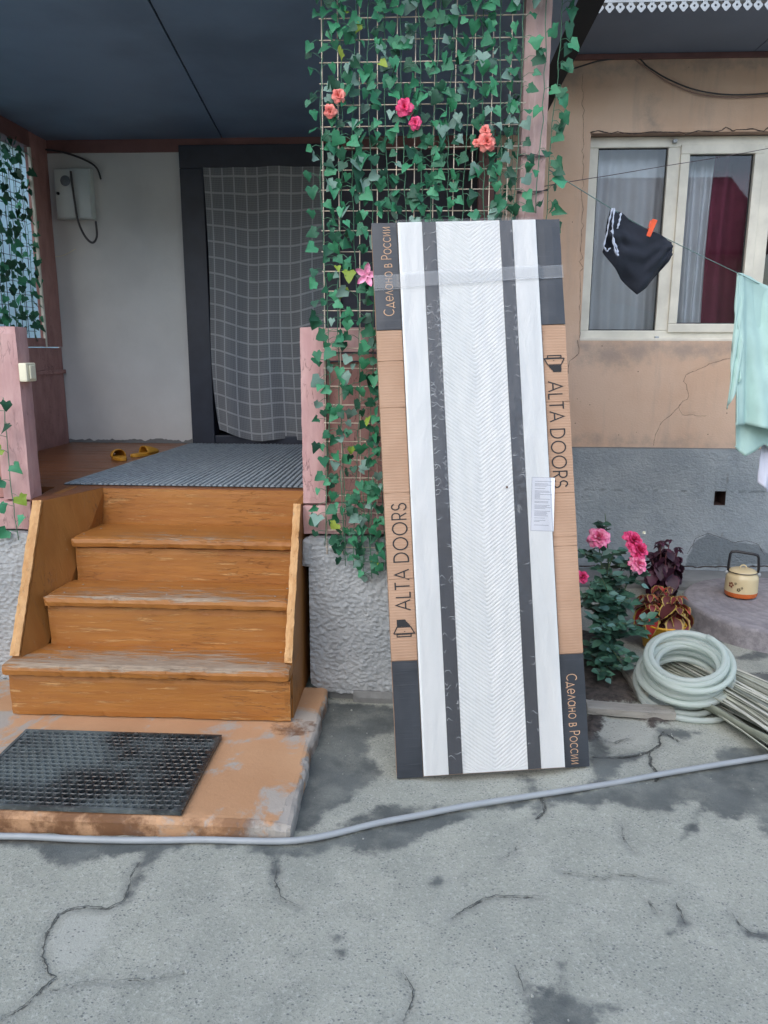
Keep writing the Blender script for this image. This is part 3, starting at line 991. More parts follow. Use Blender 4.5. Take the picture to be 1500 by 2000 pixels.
# dark rooms behind window and door
dark = plain('room_paint', srgb(150, 128, 124), 0.9)
m = MB()
def room(a, b):
    x0, y0, z0 = a; x1, y1, z1 = b
    m = MB()
    m.add([(x0, y0, z0), (x1, y0, z0), (x1, y1, z0), (x0, y1, z0), (x0, y0, z1), (x1, y0, z1), (x1, y1, z1), (x0, y1, z1)],
          [(0, 1, 2, 3), (7, 6, 5, 4), (2, 6, 7, 3), (1, 5, 6, 2), (3, 7, 4, 0)])
    return m
room((0.55, YB + 0.30, 0.5), (3.9, 8.6, 3.1)).build('room', dark, house)
m = MB()
m.add([(0.55, YB + .302, .5), (3.9, YB + .302, .5), (3.9, YB + .302, 3.1), (0.55, YB + .302, 3.1), (WX0, YB + .302, WZ0), (WX1, YB + .302, WZ0), (WX1, YB + .302, WZ1), (WX0, YB + .302, WZ1)],
      [(0, 4, 5, 1), (1, 5, 6, 2), (2, 6, 7, 3), (3, 7, 4, 0)])
m.build('inner_wall', dark, house)

# soffit, fascia and lace edging of the eaves
ZS = 3.215
for i, (a, b) in enumerate(((0.66, 1.9), (1.905, 3.2), (3.205, 4.2))):
    bevel_box((a, 4.42, ZS), (b, YB + .3, ZS + .02), .002).build('soffit_board', M['soffit'], house)
bevel_box((0.66, 5.075, 3.185), (4.2, 5.098, 3.214), .003).build('cornice', M['brown_beam'], house)
bevel_box((0.66, 4.395, ZS - .004), (4.2, 4.418, ZS + .16), .003).build('fascia', M['metal_grey'], house)
def lace_mesh():
    m = MB()
    w, h, r = 0.023, 0.05, 0.0062
    outer = [(-w * .5, 0), (-w * .5, -.012), (-w, -.022), (-w * .95, -.03), (-.004, -h), (.004, -h), (w * .95, -.03), (w, -.022), (w * .5, -.012), (w * .5, 0)]
    c = (0, -.024)
    n = len(outer)
    inner = []
    for (x, z) in outer:
        d = math.hypot(x - c[0], z - c[1])
        inner.append((c[0] + (x - c[0]) / d * r, c[1] + (z - c[1]) / d * r))
    th = .0022
    vs = [(x, 0, z) for x, z in outer] + [(x, 0, z) for x, z in inner] + [(x, th, z) for x, z in outer] + [(x, th, z) for x, z in inner]
    fs = []
    for i in range(n):
        j = (i + 1) % n
        fs += [(i, j, n + j, n + i), (2 * n + j, 2 * n + i, 3 * n + i, 3 * n + j), (j, i, 2 * n + i, 2 * n + j), (n + i, n + j, 3 * n + j, 3 * n + i)]
    return m.add(vs, fs).mesh('lace_piece', M['metal_grey'])
lm = lace_mesh()
for i in range(60):
    x = 0.853 + i * 0.0525
    if x > 3.9: break
    link('lace_piece', lm, house, (x, 4.391 - .004 + random.Random(i).uniform(-.001, .001), ZS + .004))
m = MB(); m.box((0.83, 4.385, ZS), (4.0, 4.3945, ZS + .02)); m.build('lace_strip', M['metal_grey'], house)
m = MB(); m.add([(0.3, 4.30, 3.38), (5, 4.30, 3.38), (5, 9, 5.2), (0.3, 9, 5.2)], [(0, 1, 2, 3)]); m.build('roof', plain('slate_roof', srgb(110, 108, 106), 0.8), house)

# back wall of the porch with the doorway
DX0, DX1 = -1.558, -0.55
wall_sheet('porch_wall', -2.44, DX0, ZF - .03, 2.70, YB, M['plaster'], house, seg=0.05)
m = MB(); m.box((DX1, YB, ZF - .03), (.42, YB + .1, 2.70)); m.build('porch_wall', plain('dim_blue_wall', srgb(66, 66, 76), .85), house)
bevel_box((-2.44, YB - .012, 2.70), (.42, YB + .1, 2.80), .003).build('lintel_beam', M['brown_beam'], house)
m = MB()
# worn bottom edge of the plaster: a crumbled strip of bare cement
rr = random.Random(5)
pts = []
x = -2.44
while x < DX0:
    pts.append((x, ZF + .018 + .02 * mnoise.noise(Vector((x * 7, 0, 3))) + .012 * mnoise.noise(Vector((x * 31, 0, 3))) + rr.uniform(0, .005))); x += .012
vs = [(a, YB - .004, ZF - .01) for a, b in pts] + [(a, YB - .004, b) for a, b in pts]
n = len(pts)
m.add(vs, [(i, i + 1, n + i + 1, n + i) for i in range(n - 1)]); m.build('bare_cement', M['old_cement'], house)
df = empty('door_frame', (0, 0, 0), parent=house)
bevel_box((DX0 + .002, YB - .03, ZF), (-1.405, YB + .09, 2.60), .005).build('jamb', M['dark_frame'], df)
bevel_box((DX0 + .002, YB - .031, 2.601), (DX1, YB + .09, 2.735), .005).build('head', M['dark_frame'], df)
bevel_box((DX1 - .12, YB - .03, ZF), (DX1, YB + .09, 2.60), .005).build('jamb', M['dark_frame'], df)
bevel_box((-1.404, YB - .02, ZF), (DX1 - .121, YB + .09, ZF + .055), .005).build('threshold', M['dark_frame'], df)
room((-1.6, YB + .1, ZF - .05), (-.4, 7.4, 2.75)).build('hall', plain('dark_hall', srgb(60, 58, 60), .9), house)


def cloth(name, fn, nu, nv, mat, thick=0.0015, uv=False):
    m = MB().grid(fn, nu, nv)
    me = m.mesh(name, mat)
    if uv:
        ul = me.uv_layers.new(name='UVMap')
        k = 0
        for poly in me.polygons:
            for vi in poly.vertices:
                i, j = vi % (nu + 1), vi // (nu + 1)
                ul.data[k].uv = (i / nu, j / nv); k += 1
    o = link(name, me)
    if thick:
        sm = o.modifiers.new('thickness', 'SOLIDIFY'); sm.thickness = thick; sm.offset = 0
    return o


def door_curtain(u, v):
    z = 2.60 - v * (2.60 - (ZF + .085))
    x = -1.40 + u * .76 + 0.012 * math.sin(v * 5 + u * 3)
    y = YB - .05 + 0.03 * math.sin(u * 19 + v * 1.5 + .8 * math.sin(v * 3)) * (0.35 + .65 * v) + .015 * math.sin(u * 8 - v * 4)
    if u < .12:                       # the loose corner swings out and up at the bottom left
        k = (1 - u / .12) * max(0, v - .55) / .45
        x += .05 * k * k; y -= .05 * k
    z += .03 * max(0, (.5 - u)) * v * v - .06 * math.sin(u * 3.1) * min(1, v * 2.5) + .012 * v * math.sin(u * 14)
    return (x, y, z)
o = cloth('door_curtain', door_curtain, 60, 60, M['plaid'], 0, True)
tag(o, 'sheer grey plaid curtain hanging in the dark doorway', 'curtain')

def net(xa, xb, y, n, amp, zt=WZ1 + .02, zb=WZ0 - .05):
    return lambda u, v: (xa + (xb - xa) * u + .006 * math.sin(v * 4 + u * 9), y + amp * math.sin(u * n * 2 * math.pi + .5 * math.sin(v * 3)) + .4 * amp * math.sin(u * n * 5.3), zt + (zb - zt) * v)
o = cloth('net_curtain', net(.99, 1.56, YB + .22, 6, .014), 110, 12, M['net'], 0)
tag(o, 'pale grey net curtain behind the narrow fixed pane at the window corner', 'curtain')
o = cloth('net_curtain', net(1.57, 1.82, YB + .24, 4, .026), 80, 12, M['net'], 0)
tag(o, 'pleated pale grey net curtain beside the burgundy drape inside the window', 'curtain')
o = cloth('drape', net(1.82, 2.12, YB + .30, 2.4, .02), 50, 12, M['burgundy'], 0)
tag(o, 'burgundy drape inside the window behind the hanging mint towel', 'curtain')
# ------------------------------------------------------------------ porch
YP = 3.12          # front face of the porch parapet
porch = empty('porch', (0, 0, 0), 'raised porch with pink parapets, brown plank floor and slate blue ceiling', 'porch')
# floor planks
y = 3.41
i = 0
fb = {}
while y < YB - .01:
    d = min(.112, YB - .002 - y)
    rough_box((-2.4, y, ZF - .03), (.40, y + d - .003, ZF), .14, .0008, .002, seed=i).build('floor_board', M['ochre_floor'], porch)
    y += d; i += 1
m = MB(); m.box((-2.4, 3.42, .55), (.40, YB, ZF - .032)); m.build('floor_deck', M['black_gap'], porch)
# ceiling sheets with the open joint running back to the door
ZC = 2.775
j0, j1 = on(290, 0, 2, ZC), on(420, 245, 2, ZC)
jx = lambda yy: j0.x + (j1.x - j0.x) * (yy - j0.y) / (j1.y - j0.y)
def sheet(name, quad, z, th=.012):
    m = MB()
    vs = [(x, y, z) for x, y in quad] + [(x, y, z + th) for x, y in quad]
    return m.add(vs, [(3, 2, 1, 0), (4, 5, 6, 7), (0, 1, 5, 4), (1, 2, 6, 5), (2, 3, 7, 6), (3, 0, 4, 7)]).build(name, M['ceiling'], porch)
sheet('ceiling_sheet', [(-2.44, 2.95), (jx(2.95) - .004, 2.95), (jx(5.09) - .004, 5.09), (-2.44, 5.09)], ZC)
sheet('ceiling_sheet', [(jx(2.95) + .004, 2.95), (.55, 2.95), (.55, 5.09), (jx(5.09) + .004, 5.09)], ZC + .003)
m = MB(); m.box((-2.6, 2.94, ZC + .02), (.66, 5.3, ZC + .1)); m.build('roof_deck', M['black_gap'], porch)
bevel_box((-2.55, 3.06, ZC - .05 + .06), (.56, 3.12, ZC + .25), .004).build('front_beam', M['pink_dull'], porch)
# sloping side of the porch roof beside the eaves: dark boards
def side_board(k):
    a = Vector((.50 + .055 * k, 2.95, 3.10 + .03 * k)); b = Vector((.50 + .055 * k, 5.05, 3.02 + .03 * k))
    m = MB()
    vs = [a, a + Vector((.053, 0, .03)), b + Vector((.053, 0, .03)), b] 
    vs += [p + Vector((-.006, 0, .012)) for p in vs]
    m.add(vs, [(3, 2, 1, 0), (4, 5, 6, 7), (0, 1, 5, 4), (1, 2, 6, 5), (2, 3, 7, 6), (3, 0, 4, 7)])
    m.build('roof_side_board', M['soffit'], porch)
for k in range(4): side_board(k)
m = MB(); m.box((.52, 2.96, 3.22), (.70, 5.09, 3.35)); m.build('roof_edge', M['soffit'], porch)

# right-hand parapet: pink pilaster, rails and recessed panel, carried on rough plaster
def parapet(x0, x1, pil0, pil1, prefix=''):
    zt, zb = 1.585, .735
    par = empty('parapet', (0, 0, 0), parent=porch)
    rough_box((pil0, YP, zb + .13), (pil1, YP + .10, zt), .03, .0012, .004, seed=x0).build('pilaster', M['pink'], par)
    rough_box((x0 if pil0 > x0 + .01 else pil1 + .002, YP + .004, zt - .10), (x1 if pil0 <= x0 + .01 else pil0 - .002, YP + .08, zt - .002), .05, .001, .004, seed=x0 + 1).build('top_rail', M['pink'], par)
    a, b = (pil1 + .002, x1) if pil0 <= x0 + .01 else (x0, pil0 - .002)
    rough_box((a, YP + .014, zt - .135), (b, YP + .07, zt - .102), .05, .001, .004, seed=x0 + 2).build('moulding', M['pink_dull'], par)
    rough_box((a, YP + .045, zb + .13), (b, YP + .07, zt - .137), .06, .001, .002, seed=x0 + 3).build('panel', M['pink_dull'], par)
    mid = (a + b) / 2
    rough_box((mid - .012, YP + .034, zb + .13), (mid + .012, YP + .0445, zt - .14), .05, .0006, .002, seed=x0 + 4).build('panel_batten', M['pink_dull'], par)
    rough_box((x0, YP - .006, zb), (x1, YP + .09, zb + .127), .04, .0025, .006, seed=x0 + 5, fine=.002).build('bottom_rail', M['pink'], par)
    return par
parapet(-.505, .455, -.505, -.405)
parapet(-2.46, -1.665, -1.79, -1.665)


def stucco_shell(x0, x1, seed, ztop=.728, chips=True):
    """rough render coat with a broken lower edge, a hand thick"""
    rng = random.Random(seed)
    nu, nv = int((x1 - x0) / .0055), 130
    lo = []
    for i in range(nu + 1):
        u = i / nu
        e = .025 + .018 * mnoise.noise(Vector((u * 4.1, seed, 0))) + .012 * mnoise.noise(Vector((u * 17, seed, 2)))
        if chips and u < .12: e += .05 * (1 - u / .12)
        if chips and .36 < u: e += .03 * min(1, (u - .36) / .1)
        lo.append(max(.006, e))
    def f(u, v):
        i = min(nu, int(round(u * nu)))
        z = lo[i] + (ztop - lo[i]) * v
        x = x0 + (x1 - x0) * u
        y = YP - .028 + .004 * mnoise.noise(Vector((x * 5, z * 5, seed)))
        n_ = max(0, mnoise.noise(Vector((x * 66 + z * 9, z * 98, seed))) + .12) * 1.2 + mnoise.noise(Vector((x * 120, z * 150, seed + 4))) * .3
        y -= .0095 * n_
        if v < .06: y += .006 * (1 - v / .06)
        return (x, y, z)
    m = MB().grid(f, nu, nv)
    b = len(m.v)
    # returns at bottom, ends and top
    base = [f(i / nu, 0) for i in range(nu + 1)]
    m.add(base + [(p[0], YP + .05, p[2]) for p in base], [(nu + 1 + i, nu + 2 + i, i + 1, i) for i in range(nu)])
    top = [f(i / nu, 1) for i in range(nu + 1)]
    m.add(top + [(p[0], YP + .05, p[2]) for p in top], [(i, i + 1, nu + 2 + i, nu + 1 + i) for i in range(nu)])
    for u in (0, 1):
        e = [f(u, j / nv) for j in range(nv + 1)]
        m.add(e + [(p[0], YP + .05, p[2]) for p in e], [(i, i + 1, nv + 2 + i, nv + 1 + i) for i in range(nv)])
    return m.build('stucco', M['stucco'], porch)
stucco_shell(-.478, .47, 3.3)
stucco_shell(-2.46, -1.665, 8.1)
rough_box((-.47, YP - .01, -.02), (.46, YP + .6, .70), .06, .004, .01, seed=2).build('plinth_core', M['old_cement'], porch)
rough_box((-2.45, YP - .01, -.02), (-1.68, YP + .6, .70), .06, .004, .01, seed=6).build('plinth_core', M['old_cement'], porch)
rough_box((-.508, YP - .036, .60), (-.462, YP + .03, .722), .015, .004, .008, seed=12, fine=.003).build('cracked_corner', M['stucco'], porch)
rough_box((-.30, YP - .045, -.01), (.46, YP - .012, .055), .03, .004, .008, seed=21, fine=.003).build('footing', M['old_cement'], porch)
# posts
rough_box((.342, YP - .01, 1.587), (.442, YP + .09, ZC), .03, .0012, .005, seed=4, fine=.001).build('post', M['post'], porch)
rough_box((.36, YP + .092, .74), (.44, YB - .01, 1.585), .12, .001, .003, seed=9).build('side_parapet', M['pink_dull'], porch)
rough_box((.30, 4.94, ZF), (.40, 5.06, ZC), .08, .001, .004, seed=14).build('inner_post', M['brown_beam'], porch)
# left side of the porch: parapet wall, corner pilaster, rails
m_l = empty('side_wall', (0, 0, 0), parent=porch)
rough_box((-2.5, 3.2, .70), (-2.41, 5.09, 1.50), .1, .0012, .003, seed=31).build('panel', M['pink_dull'], m_l)
rough_box((-2.5, 3.2, 1.502), (-2.395, 4.86, 1.56), .1, .0012, .004, seed=32).build('sill', M['pink_dull'], m_l)
rough_box((-2.44, 4.865, 1.502), (-2.40, 5.09, ZC), .1, .0012, .004, seed=33).build('pilaster', M['pink_dull'], m_l)
rough_box((-2.405, 3.2, 1.33), (-2.392, 5.09, 1.36), .1, .0008, .003, seed=34).build('moulding', M['pink_dull'], m_l)
rough_box((-2.412, 4.845, 1.50), (-2.392, 4.866, 2.68), .1, .0008, .003, seed=35).build('bead', M['upvc'], m_l)
bevel_box((-2.5, 3.12, 2.68), (-2.40, 4.864, ZC), .003).build('head', M['brown_beam'], m_l)
rough_box((-2.5, 3.12, 1.587), (-2.40, 3.21, 2.679), .1, .001, .004, seed=36).build('post', M['post'], m_l)

# ------------------------------------------------------------------ wooden steps
steps = empty('wooden_steps', (-1.04, 2.75, .06), 'ochre painted wooden steps with worn treads and side boards', 'steps')
O = Vector((-1.04, 2.75, .06))
def part(mb, name, mat, par=steps, o=O):
    mb.v = [tuple(Vector(p) - o) for p in mb.v]
    return mb.build(name, mat, par)
def tread(x0, x1, y0, y1, z0, z1, seed, wear):
    mb = rough_box((x0, y0, z0), (x1, y1, z1), .02, .0022, .007, 11, seed, .0022)
    vs = [Vector(p) for p in mb.v]
    ob = part(mb, 'tread', M['ochre_tread'])
    a = ob.data.attributes.new('wear', 'FLOAT', 'POINT')
    val = []
    for p in vs:
        d = (p.y - y0) / (y1 - y0)
        top = 1.0 if p.z > z0 + .6 * (z1 - z0) else .35
        u = (p.x - x0) / (x1 - x0)
        val.append(top * wear * (1.0 - .62 * d) * (.72 + .28 * math.sin(u * 3.14)) + (.25 * wear if d > .93 else 0))
    a.data.foreach_set('value', val)
ST = [(.06, 2.755, .29), (.29, 2.94, .507), (.507, 3.155, .702), (.702, 3.405, ZF)]
XL, XR = -1.50, -.535
rough_box_ = rough_box
# bottom riser stands in front of the side boards, the others between them
part(rough_box((-1.635, 2.755, .062), (-.505, 2.785, .236), .025, .002, .005, 9, 1, .002), 'riser', M['ochre'])
tread(-1.645, -.503, 2.727, 2.965, .240, .29, 1.0, 1.05)
for k in (1, 2):
    z0, y0, z1 = ST[k]
    xl = (-1.545, -1.512)[k - 1]
    part(rough_box((xl, y0, z0 - .03), (-.536, y0 + .025, z1 - .047), .03, .0018, .004, 9, 2 + k, .001), 'riser', M['ochre'])
    yn = ST[k + 1][1]
    tread(xl - .003, -.537, y0 - .028, yn + .012, z1 - .045, z1, 3.0 + k, (.8, .62)[k - 1])
part(rough_box((-1.49, 3.405, .67), (-.50, 3.43, ZF - .004), .04, .0012, .003, 9, 7), 'riser', M['ochre'])
def stringer(xa, xb, seed, zt, splay):
    """side board with a slanted front edge"""
    prof = [(2.80, .292), (3.085, zt), (3.42, zt + .004), (3.42, .05), (2.80, .05)]
    m = MB()
    n = len(prof)
    def px(x, y): return x + splay * (3.1 - y)
    vs = [(px(xa, y), y, z) for y, z in prof] + [(px(xb, y), y, z) for y, z in prof]
    m.add(vs, [tuple(range(n)), tuple(range(2 * n - 1, n - 1, -1))] + [(j, i, n + i, n + j) for i in range(n) for j in [(i + 1) % n]])
    part(m, 'side_board', M['ochre_side'])
    # the slanted capping strip with its flaked paint
    a, b = Vector((0, 2.795, .292)), Vector((0, 3.085, zt + .004))
    L = (b - a).length
    t = (b - a).normalized(); nrm = Vector((0, -t.z, t.y))
    mb = rough_box((0, 0, 0), (xb - xa + .008, L, .016), .018, .0022, .004, 14, seed, .0018)
    out = []
    for p in mb.v:
        q = a + t * p[1] + nrm * p[2]
        out.append((px(xa - .004 + p[0], q.y), q.y, q.z))
    mb.v = out
    part(mb, 'edge_strip', M['ochre_edge'])
nm_ = MB().lathe([(.0005, .0012), (.0035, .0010), (.0045, 0)], 8).mesh('nail', M['metal_grey'])
for (yn, zn) in ((2.80, .2915), (2.97, .5085), (3.19, .7035)):
    for xn in (-1.48, -1.05, -.60):
        link('nail', nm_, steps, Vector((xn, yn, zn)) - O); link('nail', nm_, steps, Vector((xn + .03, yn + .11, zn)) - O)
stringer(-1.633, -1.598, 3, .868, -.0)
stringer(-.533, -.505, 5, .868, .0)
# inner boards close the gap where the flight narrows towards the top
m = MB()
vs = [(-1.597, 2.80, .29), (-1.597, 3.09, .868), (-1.47, 3.42, .870), (-1.50, 3.42, .5), (-1.555, 2.94, .29)]
m.add(vs + [(x - .012, y + .006, z) for x, y, z in vs], [(0, 4, 3, 2, 1), (5, 6, 7, 8, 9)] + [(i, (i + 1) % 5, 5 + (i + 1) % 5, 5 + i) for i in range(5)])
part(m, 'side_board', M['ochre_side'])
m = MB()
vs = [(-1.61, 3.086, .869), (-1.47, 3.42, .871), (-1.70, 3.42, .871), (-1.66, 3.086, .869)]
m.add(vs, [(0, 1, 2, 3)]); part(m, 'top_board', M['ochre_floor'])
m = MB(); m.box((-1.59, 2.80, .065), (-.54, 3.0, .235)); part(m, 'carcass', M['black_gap'])
m = MB(); m.box((-1.5, 3.19, .07), (-.54, 3.40, .655)); part(m, 'carcass', M['black_gap'])

# ------------------------------------------------------------------ slab in front of the steps
def slab():
    x0, x1, y0, y1, z1 = -2.25, -.395, 2.105, 3.10, .06
    mb = rough_box((x0, y0, -.02), (x1, y1, z1), .0165, .0016, .008, 7, 4.4, .003)
    out, wear, dirt = [], [], []
    for p in mb.v:
        x, y, z = p
        d = min(x1 - x, y - y0)
        # broken corner and bitten edge
        bite = .02 * max(0, mnoise.noise(Vector((x * 9, y * 9, 1)))) + .012 * max(0, mnoise.noise(Vector((x * 31, y * 31, 5))))
        k = max(0, 1 - d / .03)
        if z > .03: z -= bite * k * .9
        if y - y0 < .03: y += bite * .7 * max(0, 1 - (y - y0) / .03)
        if x1 - x < .03: x -= bite * .7 * max(0, 1 - (x1 - x) / .03)
        cr = math.hypot(x - x1, y - y0)
        if cr < .1: z -= (.1 - cr) * .16
        out.append((x, y, z))
        wear.append(max(0, 1 - (x1 - x) / .05) * .7 + max(0, 1 - (y - y0) / .03) * .28 + max(0, 1 - cr / .3) * .5)
        dirt.append((1 if (y - y0 < .03 or z < .045) else 0) * (1.0 if x < -.75 else .55) + (1 if math.hypot((x + .5) / .1, (y - 2.72) / .07) < 1 else 0))
    mb.v = out
    o = mb.build('entrance_slab', M['slab'])
    for nm, val in (('wear', wear), ('dirt', dirt)):
        a = o.data.attributes.new(nm, 'FLOAT', 'POINT'); a.data.foreach_set('value', val)
    tag(o, 'chipped ochre painted concrete slab below the wooden steps', 'slab')
slab()


def rubber_mat():
    x0, x1, y0, y1 = -1.50, -.745, 2.125, 2.615
    th, bord = .011, .011
    m = MB()
    nx, ny = 26, 19
    px_, py_ = (x1 - x0 - 2 * bord) / (nx + .5), (y1 - y0 - 2 * bord) / ny
    z1 = th
    N = 12
    for j in range(ny):
        for i in range(nx):
            cx = x0 + bord + px_ * (i + .5 + (.5 if j % 2 else 0)); cy = y0 + bord + py_ * (j + .5)
            hw, hh = px_ / 2, py_ / 2
            sq, ci, cl = [], [], []
            for k in range(N):
                a = 2 * math.pi * (k + .5) / N
                c, s = math.cos(a), math.sin(a)
                q = 1 / max(abs(c), abs(s))
                sq.append((cx + hw * c * q, cy + hh * s * q, z1))
                ci.append((cx + hw * .80 * c, cy + hh * .82 * s, z1 + .0022)); cl.append((cx + hw * .72 * c, cy + hh * .74 * s, .0012))
            ring = [((a[0] * .35 + b[0] * .65), (a[1] * .35 + b[1] * .65), z1 + .0022) for a, b in zip(sq, ci)]
            vs = sq + ring + ci + cl
            fs = []
            for k in range(N):
                k2 = (k + 1) % N
                for r in range(3):
                    fs.append((r * N + k, r * N + k2, (r + 1) * N + k2, (r + 1) * N + k))
            fs.append(tuple(range(3 * N, 4 * N)))
            m.add(vs, fs, 0, False)
    # half-cells at the row ends and the rim
    for j in range(ny):
        cy0 = y0 + bord + py_ * j
        xa, xb = (x0 + bord, x0 + bord + px_ / 2) if j % 2 else (x1 - bord - px_ / 2, x1 - bord)
        m.add([(xa, cy0, z1), (xb, cy0, z1), (xb, cy0 + py_, z1), (xa, cy0 + py_, z1)], [(0, 1, 2, 3)])
    for a, b in (((x0, y0, 0), (x1, y0 + bord, z1 + .003)), ((x0, y1 - bord, 0), (x1, y1, z1 + .003)), ((x0, y0 + bord, 0), (x0 + bord, y1 - bord, z1 + .003)), ((x1 - bord, y0 + bord, 0), (x1, y1 - bord, z1 + .003))):
        m.box(a, b)
    o = m.build('rubber_doormat', M['rubber'], None, (0, 0, .0615))
    c = Vector(((x0 + x1) / 2, (y0 + y1) / 2, 0))
    for v in o.data.vertices:
        p = v.co
        # the front edge bulges a little, as if pulled forward
        if p.y < y0 + .2: p.y -= .02 * math.sin(math.pi * (p.x - x0) / (x1 - x0)) * (1 - (p.y - y0) / .2) * .6
        p.z += .002 * mnoise.noise(Vector((p.x * 6, p.y * 6, 0)))+.002
    tag(o, 'black perforated rubber doormat dusty with footprints lying on the slab', 'doormat')
rubber_mat()


def rug():
    m = MB()
    A, B, C_, D = Vector((-1.685, 3.46, 0)), Vector((-.44, 3.45, 0)), Vector((-.44, 5.03, 0)), Vector((-1.565, 5.03, 0))
    r = empty('ribbed_rug', (0, 0, ZF), 'grey ribbed runner rug lying on the porch floor before the door', 'rug')
    b = MB(); b.add([(p.x, p.y, .003) for p in (A, B, C_, D)] + [(p.x, p.y, .0005) for p in (A, B, C_, D)], [(0, 1, 2, 3), (0, 4, 5, 1), (1, 5, 6, 2), (2, 6, 7, 3), (3, 7, 4, 0)])
    b.build('backing', M['rug_base'], r)
    n = 46
    for k in range(n):
        u0, u1 = (k + .1) / n, (k + .84) / n
        m = MB()
        rr = random.Random(k)
        prof = []
        ns = 8
        vs = []
        for s_ in range(ns + 1):
            t = s_ / ns
            lo, hi = A.lerp(D, t), B.lerp(C_, t)
            p, q = lo.lerp(hi, u0 + rr.uniform(-.001, .001)), lo.lerp(hi, u1 + rr.uniform(-.001, .001))
            h = .009 + rr.uniform(-.0008, .0008)
            vs += [(p.x, p.y, .0034), (p.x + .003, p.y, h), (q.x - .003, q.y, h), (q.x, q.y, .0034)]
        fs = []
        for s_ in range(ns):
            for e in range(3):
                a = s_ * 4 + e
                fs.append((a, a + 1, a + 5, a + 4))
        fs += [(0, 3, 2, 1), (ns * 4, ns * 4 + 1, ns * 4 + 2, ns * 4 + 3)]
        m.add(vs, [f[::-1] for f in fs[:-2]] + fs[-2:]).build('rib', M['rug_rib'], r)
rug()


def slipper(loc, rz, label, flip=1):
    r = empty('slipper', loc, label, 'slipper', 'pair of mustard slippers on the porch')
    r.rotation_euler = (0, 0, rz); r.scale = (.82, .82, .82)
    def outline(t):       # half width along the sole, toe at +x
        return .043 * (math.sin(math.pi * min(1, max(0, t)) ** .8) ** .45) * (1.0 if t > .5 else .86 + .14 * t * 2)
    n = 18
    for name, z0, z1 in (('sole', 0, .016),):
        m = MB()
        vs = []
        for z in (z0, z1, z1 + .004):
            k = 1.0 if z < z1 + .002 else .9
            for i in range(n + 1):
                t = .01 + .98 * i / n; vs.append((-.125 + .25 * t, outline(t) * k, z + .012 * (1 - t) ** 2 * 0))
            for i in range(n, -1, -1):
                t = .01 + .98 * i / n; vs.append((-.125 + .25 * t, -outline(t) * k, z))
        c = 2 * (n + 1)
        fs = [tuple(range(c))[::-1], tuple(range(2 * c, 3 * c))]
        for L in range(2):
            for i in range(c): fs.append((L * c + i, L * c + (i + 1) % c, (L + 1) * c + (i + 1) % c, (L + 1) * c + i))
        m.add(vs, fs).build(name, M['mustard'], r)
    def up(u, v):
        t = .45 + .52 * u
        w = outline(t) * 1.02
        a = math.pi * v
        h = .05 * (1 - .8 * max(0, u - .1) ** 1.5)
        return (-.125 + .25 * t, w * math.cos(a), .014 + h * math.sin(a) ** .8)
    m = MB().grid(up, 12, 14)
    o = m.build('upper', M['mustard'], r)
    s = o.modifiers.new('thickness', 'SOLIDIFY'); s.thickness = .006
p1, p2 = on(232, 896, 2, ZF), on(283, 889, 2, ZF)
slipper((p1.x, p1.y, ZF), rad(128), 'mustard slipper further from the rug, toe turned towards the meter box')
slipper((p2.x, p2.y, ZF), rad(62), 'mustard slipper next to the edge of the ribbed rug')

# ------------------------------------------------------------------ meter box, cables, switch
mb = empty('electric_meter_box', (-2.235, YB, 2.45), 'pale grey electric meter box on the porch wall', 'meter box')
bevel_box((-.118, -.055, -.15), (.118, -.002, .15), .004).build('case', M['meter'], mb)
bevel_box((-.112, -.063, -.144), (.112, -.056, .144), .003).build('door', M['meter'], mb)
MB().lathe([(.001, .006), (.024, .006), (.03, .002), (.032, 0)], 20).build('meter_window', plain('smoky_window', srgb(110, 118, 124), .15), mb, (-.04, -.066, .075), (rad(90), 0, 0))
MB().lathe([(.001, .01), (.008, .01), (.01, 0)], 12).build('lock', M['black_gap'], mb, (-.092, -.064, 0), (rad(90), 0, 0))
def cord(name, pts, r, mat, label, cat, n=8, par=None, sub=6):
    P = [Vector(p) for p in pts]
    out = []
    for i in range(len(P) - 1):
        p0, p1, p2, p3 = P[max(i - 1, 0)], P[i], P[i + 1], P[min(i + 2, len(P) - 1)]
        for s in range(sub):
            t = s / sub
            out.append(.5 * ((2 * p1) + (p2 - p0) * t + (2 * p0 - 5 * p1 + 4 * p2 - p3) * t * t + (3 * p1 - p0 - 3 * p2 + p3) * t ** 3))
    out.append(P[-1])
    o = MB().tube(out, r, n).build(name, mat, par)
    if label: tag(o, label, cat)
    return o
yy = YB - .07
cord('meter_cable', [on(a, b, 1, yy - .01) for a, b in ((138, 334), (141, 360), (146, 395), (152, 430), (165, 460), (180, 474), (189, 462), (187, 432))], .007, M['cable'], 'black cable looping from the meter box front back up to its underside', 'cable')
cord('supply_cable', [on(a, b, 1, YB - .03) for a, b in ((60, 292), (100, 293), (145, 304), (185, 324), (197, 350))], .006, M['cable'], 'dark supply cable sagging along the porch wall above the meter box', 'cable')
cord('thin_white_wire', [on(76, 490, 1, YB - .06), on(95, 499, 1, YB - .02), on(120, 500, 1, YB - .01), on(148, 486, 1, YB - .01)], .0022, M['white_plastic'], 'thin pale wire sagging below the meter box', 'wire')
sw = empty('light_switch', (-1.664, 3.15, 1.40), 'cream light switch box on the inner side of the pink pier', 'switch')
bevel_box((.001, -.04, -.038), (.035, .04, .038), .006).build('base', M['white_plastic'], sw)
bevel_box((.036, -.022, -.028), (.043, .022, .028), .004).build('rocker', M['white_plastic'], sw)
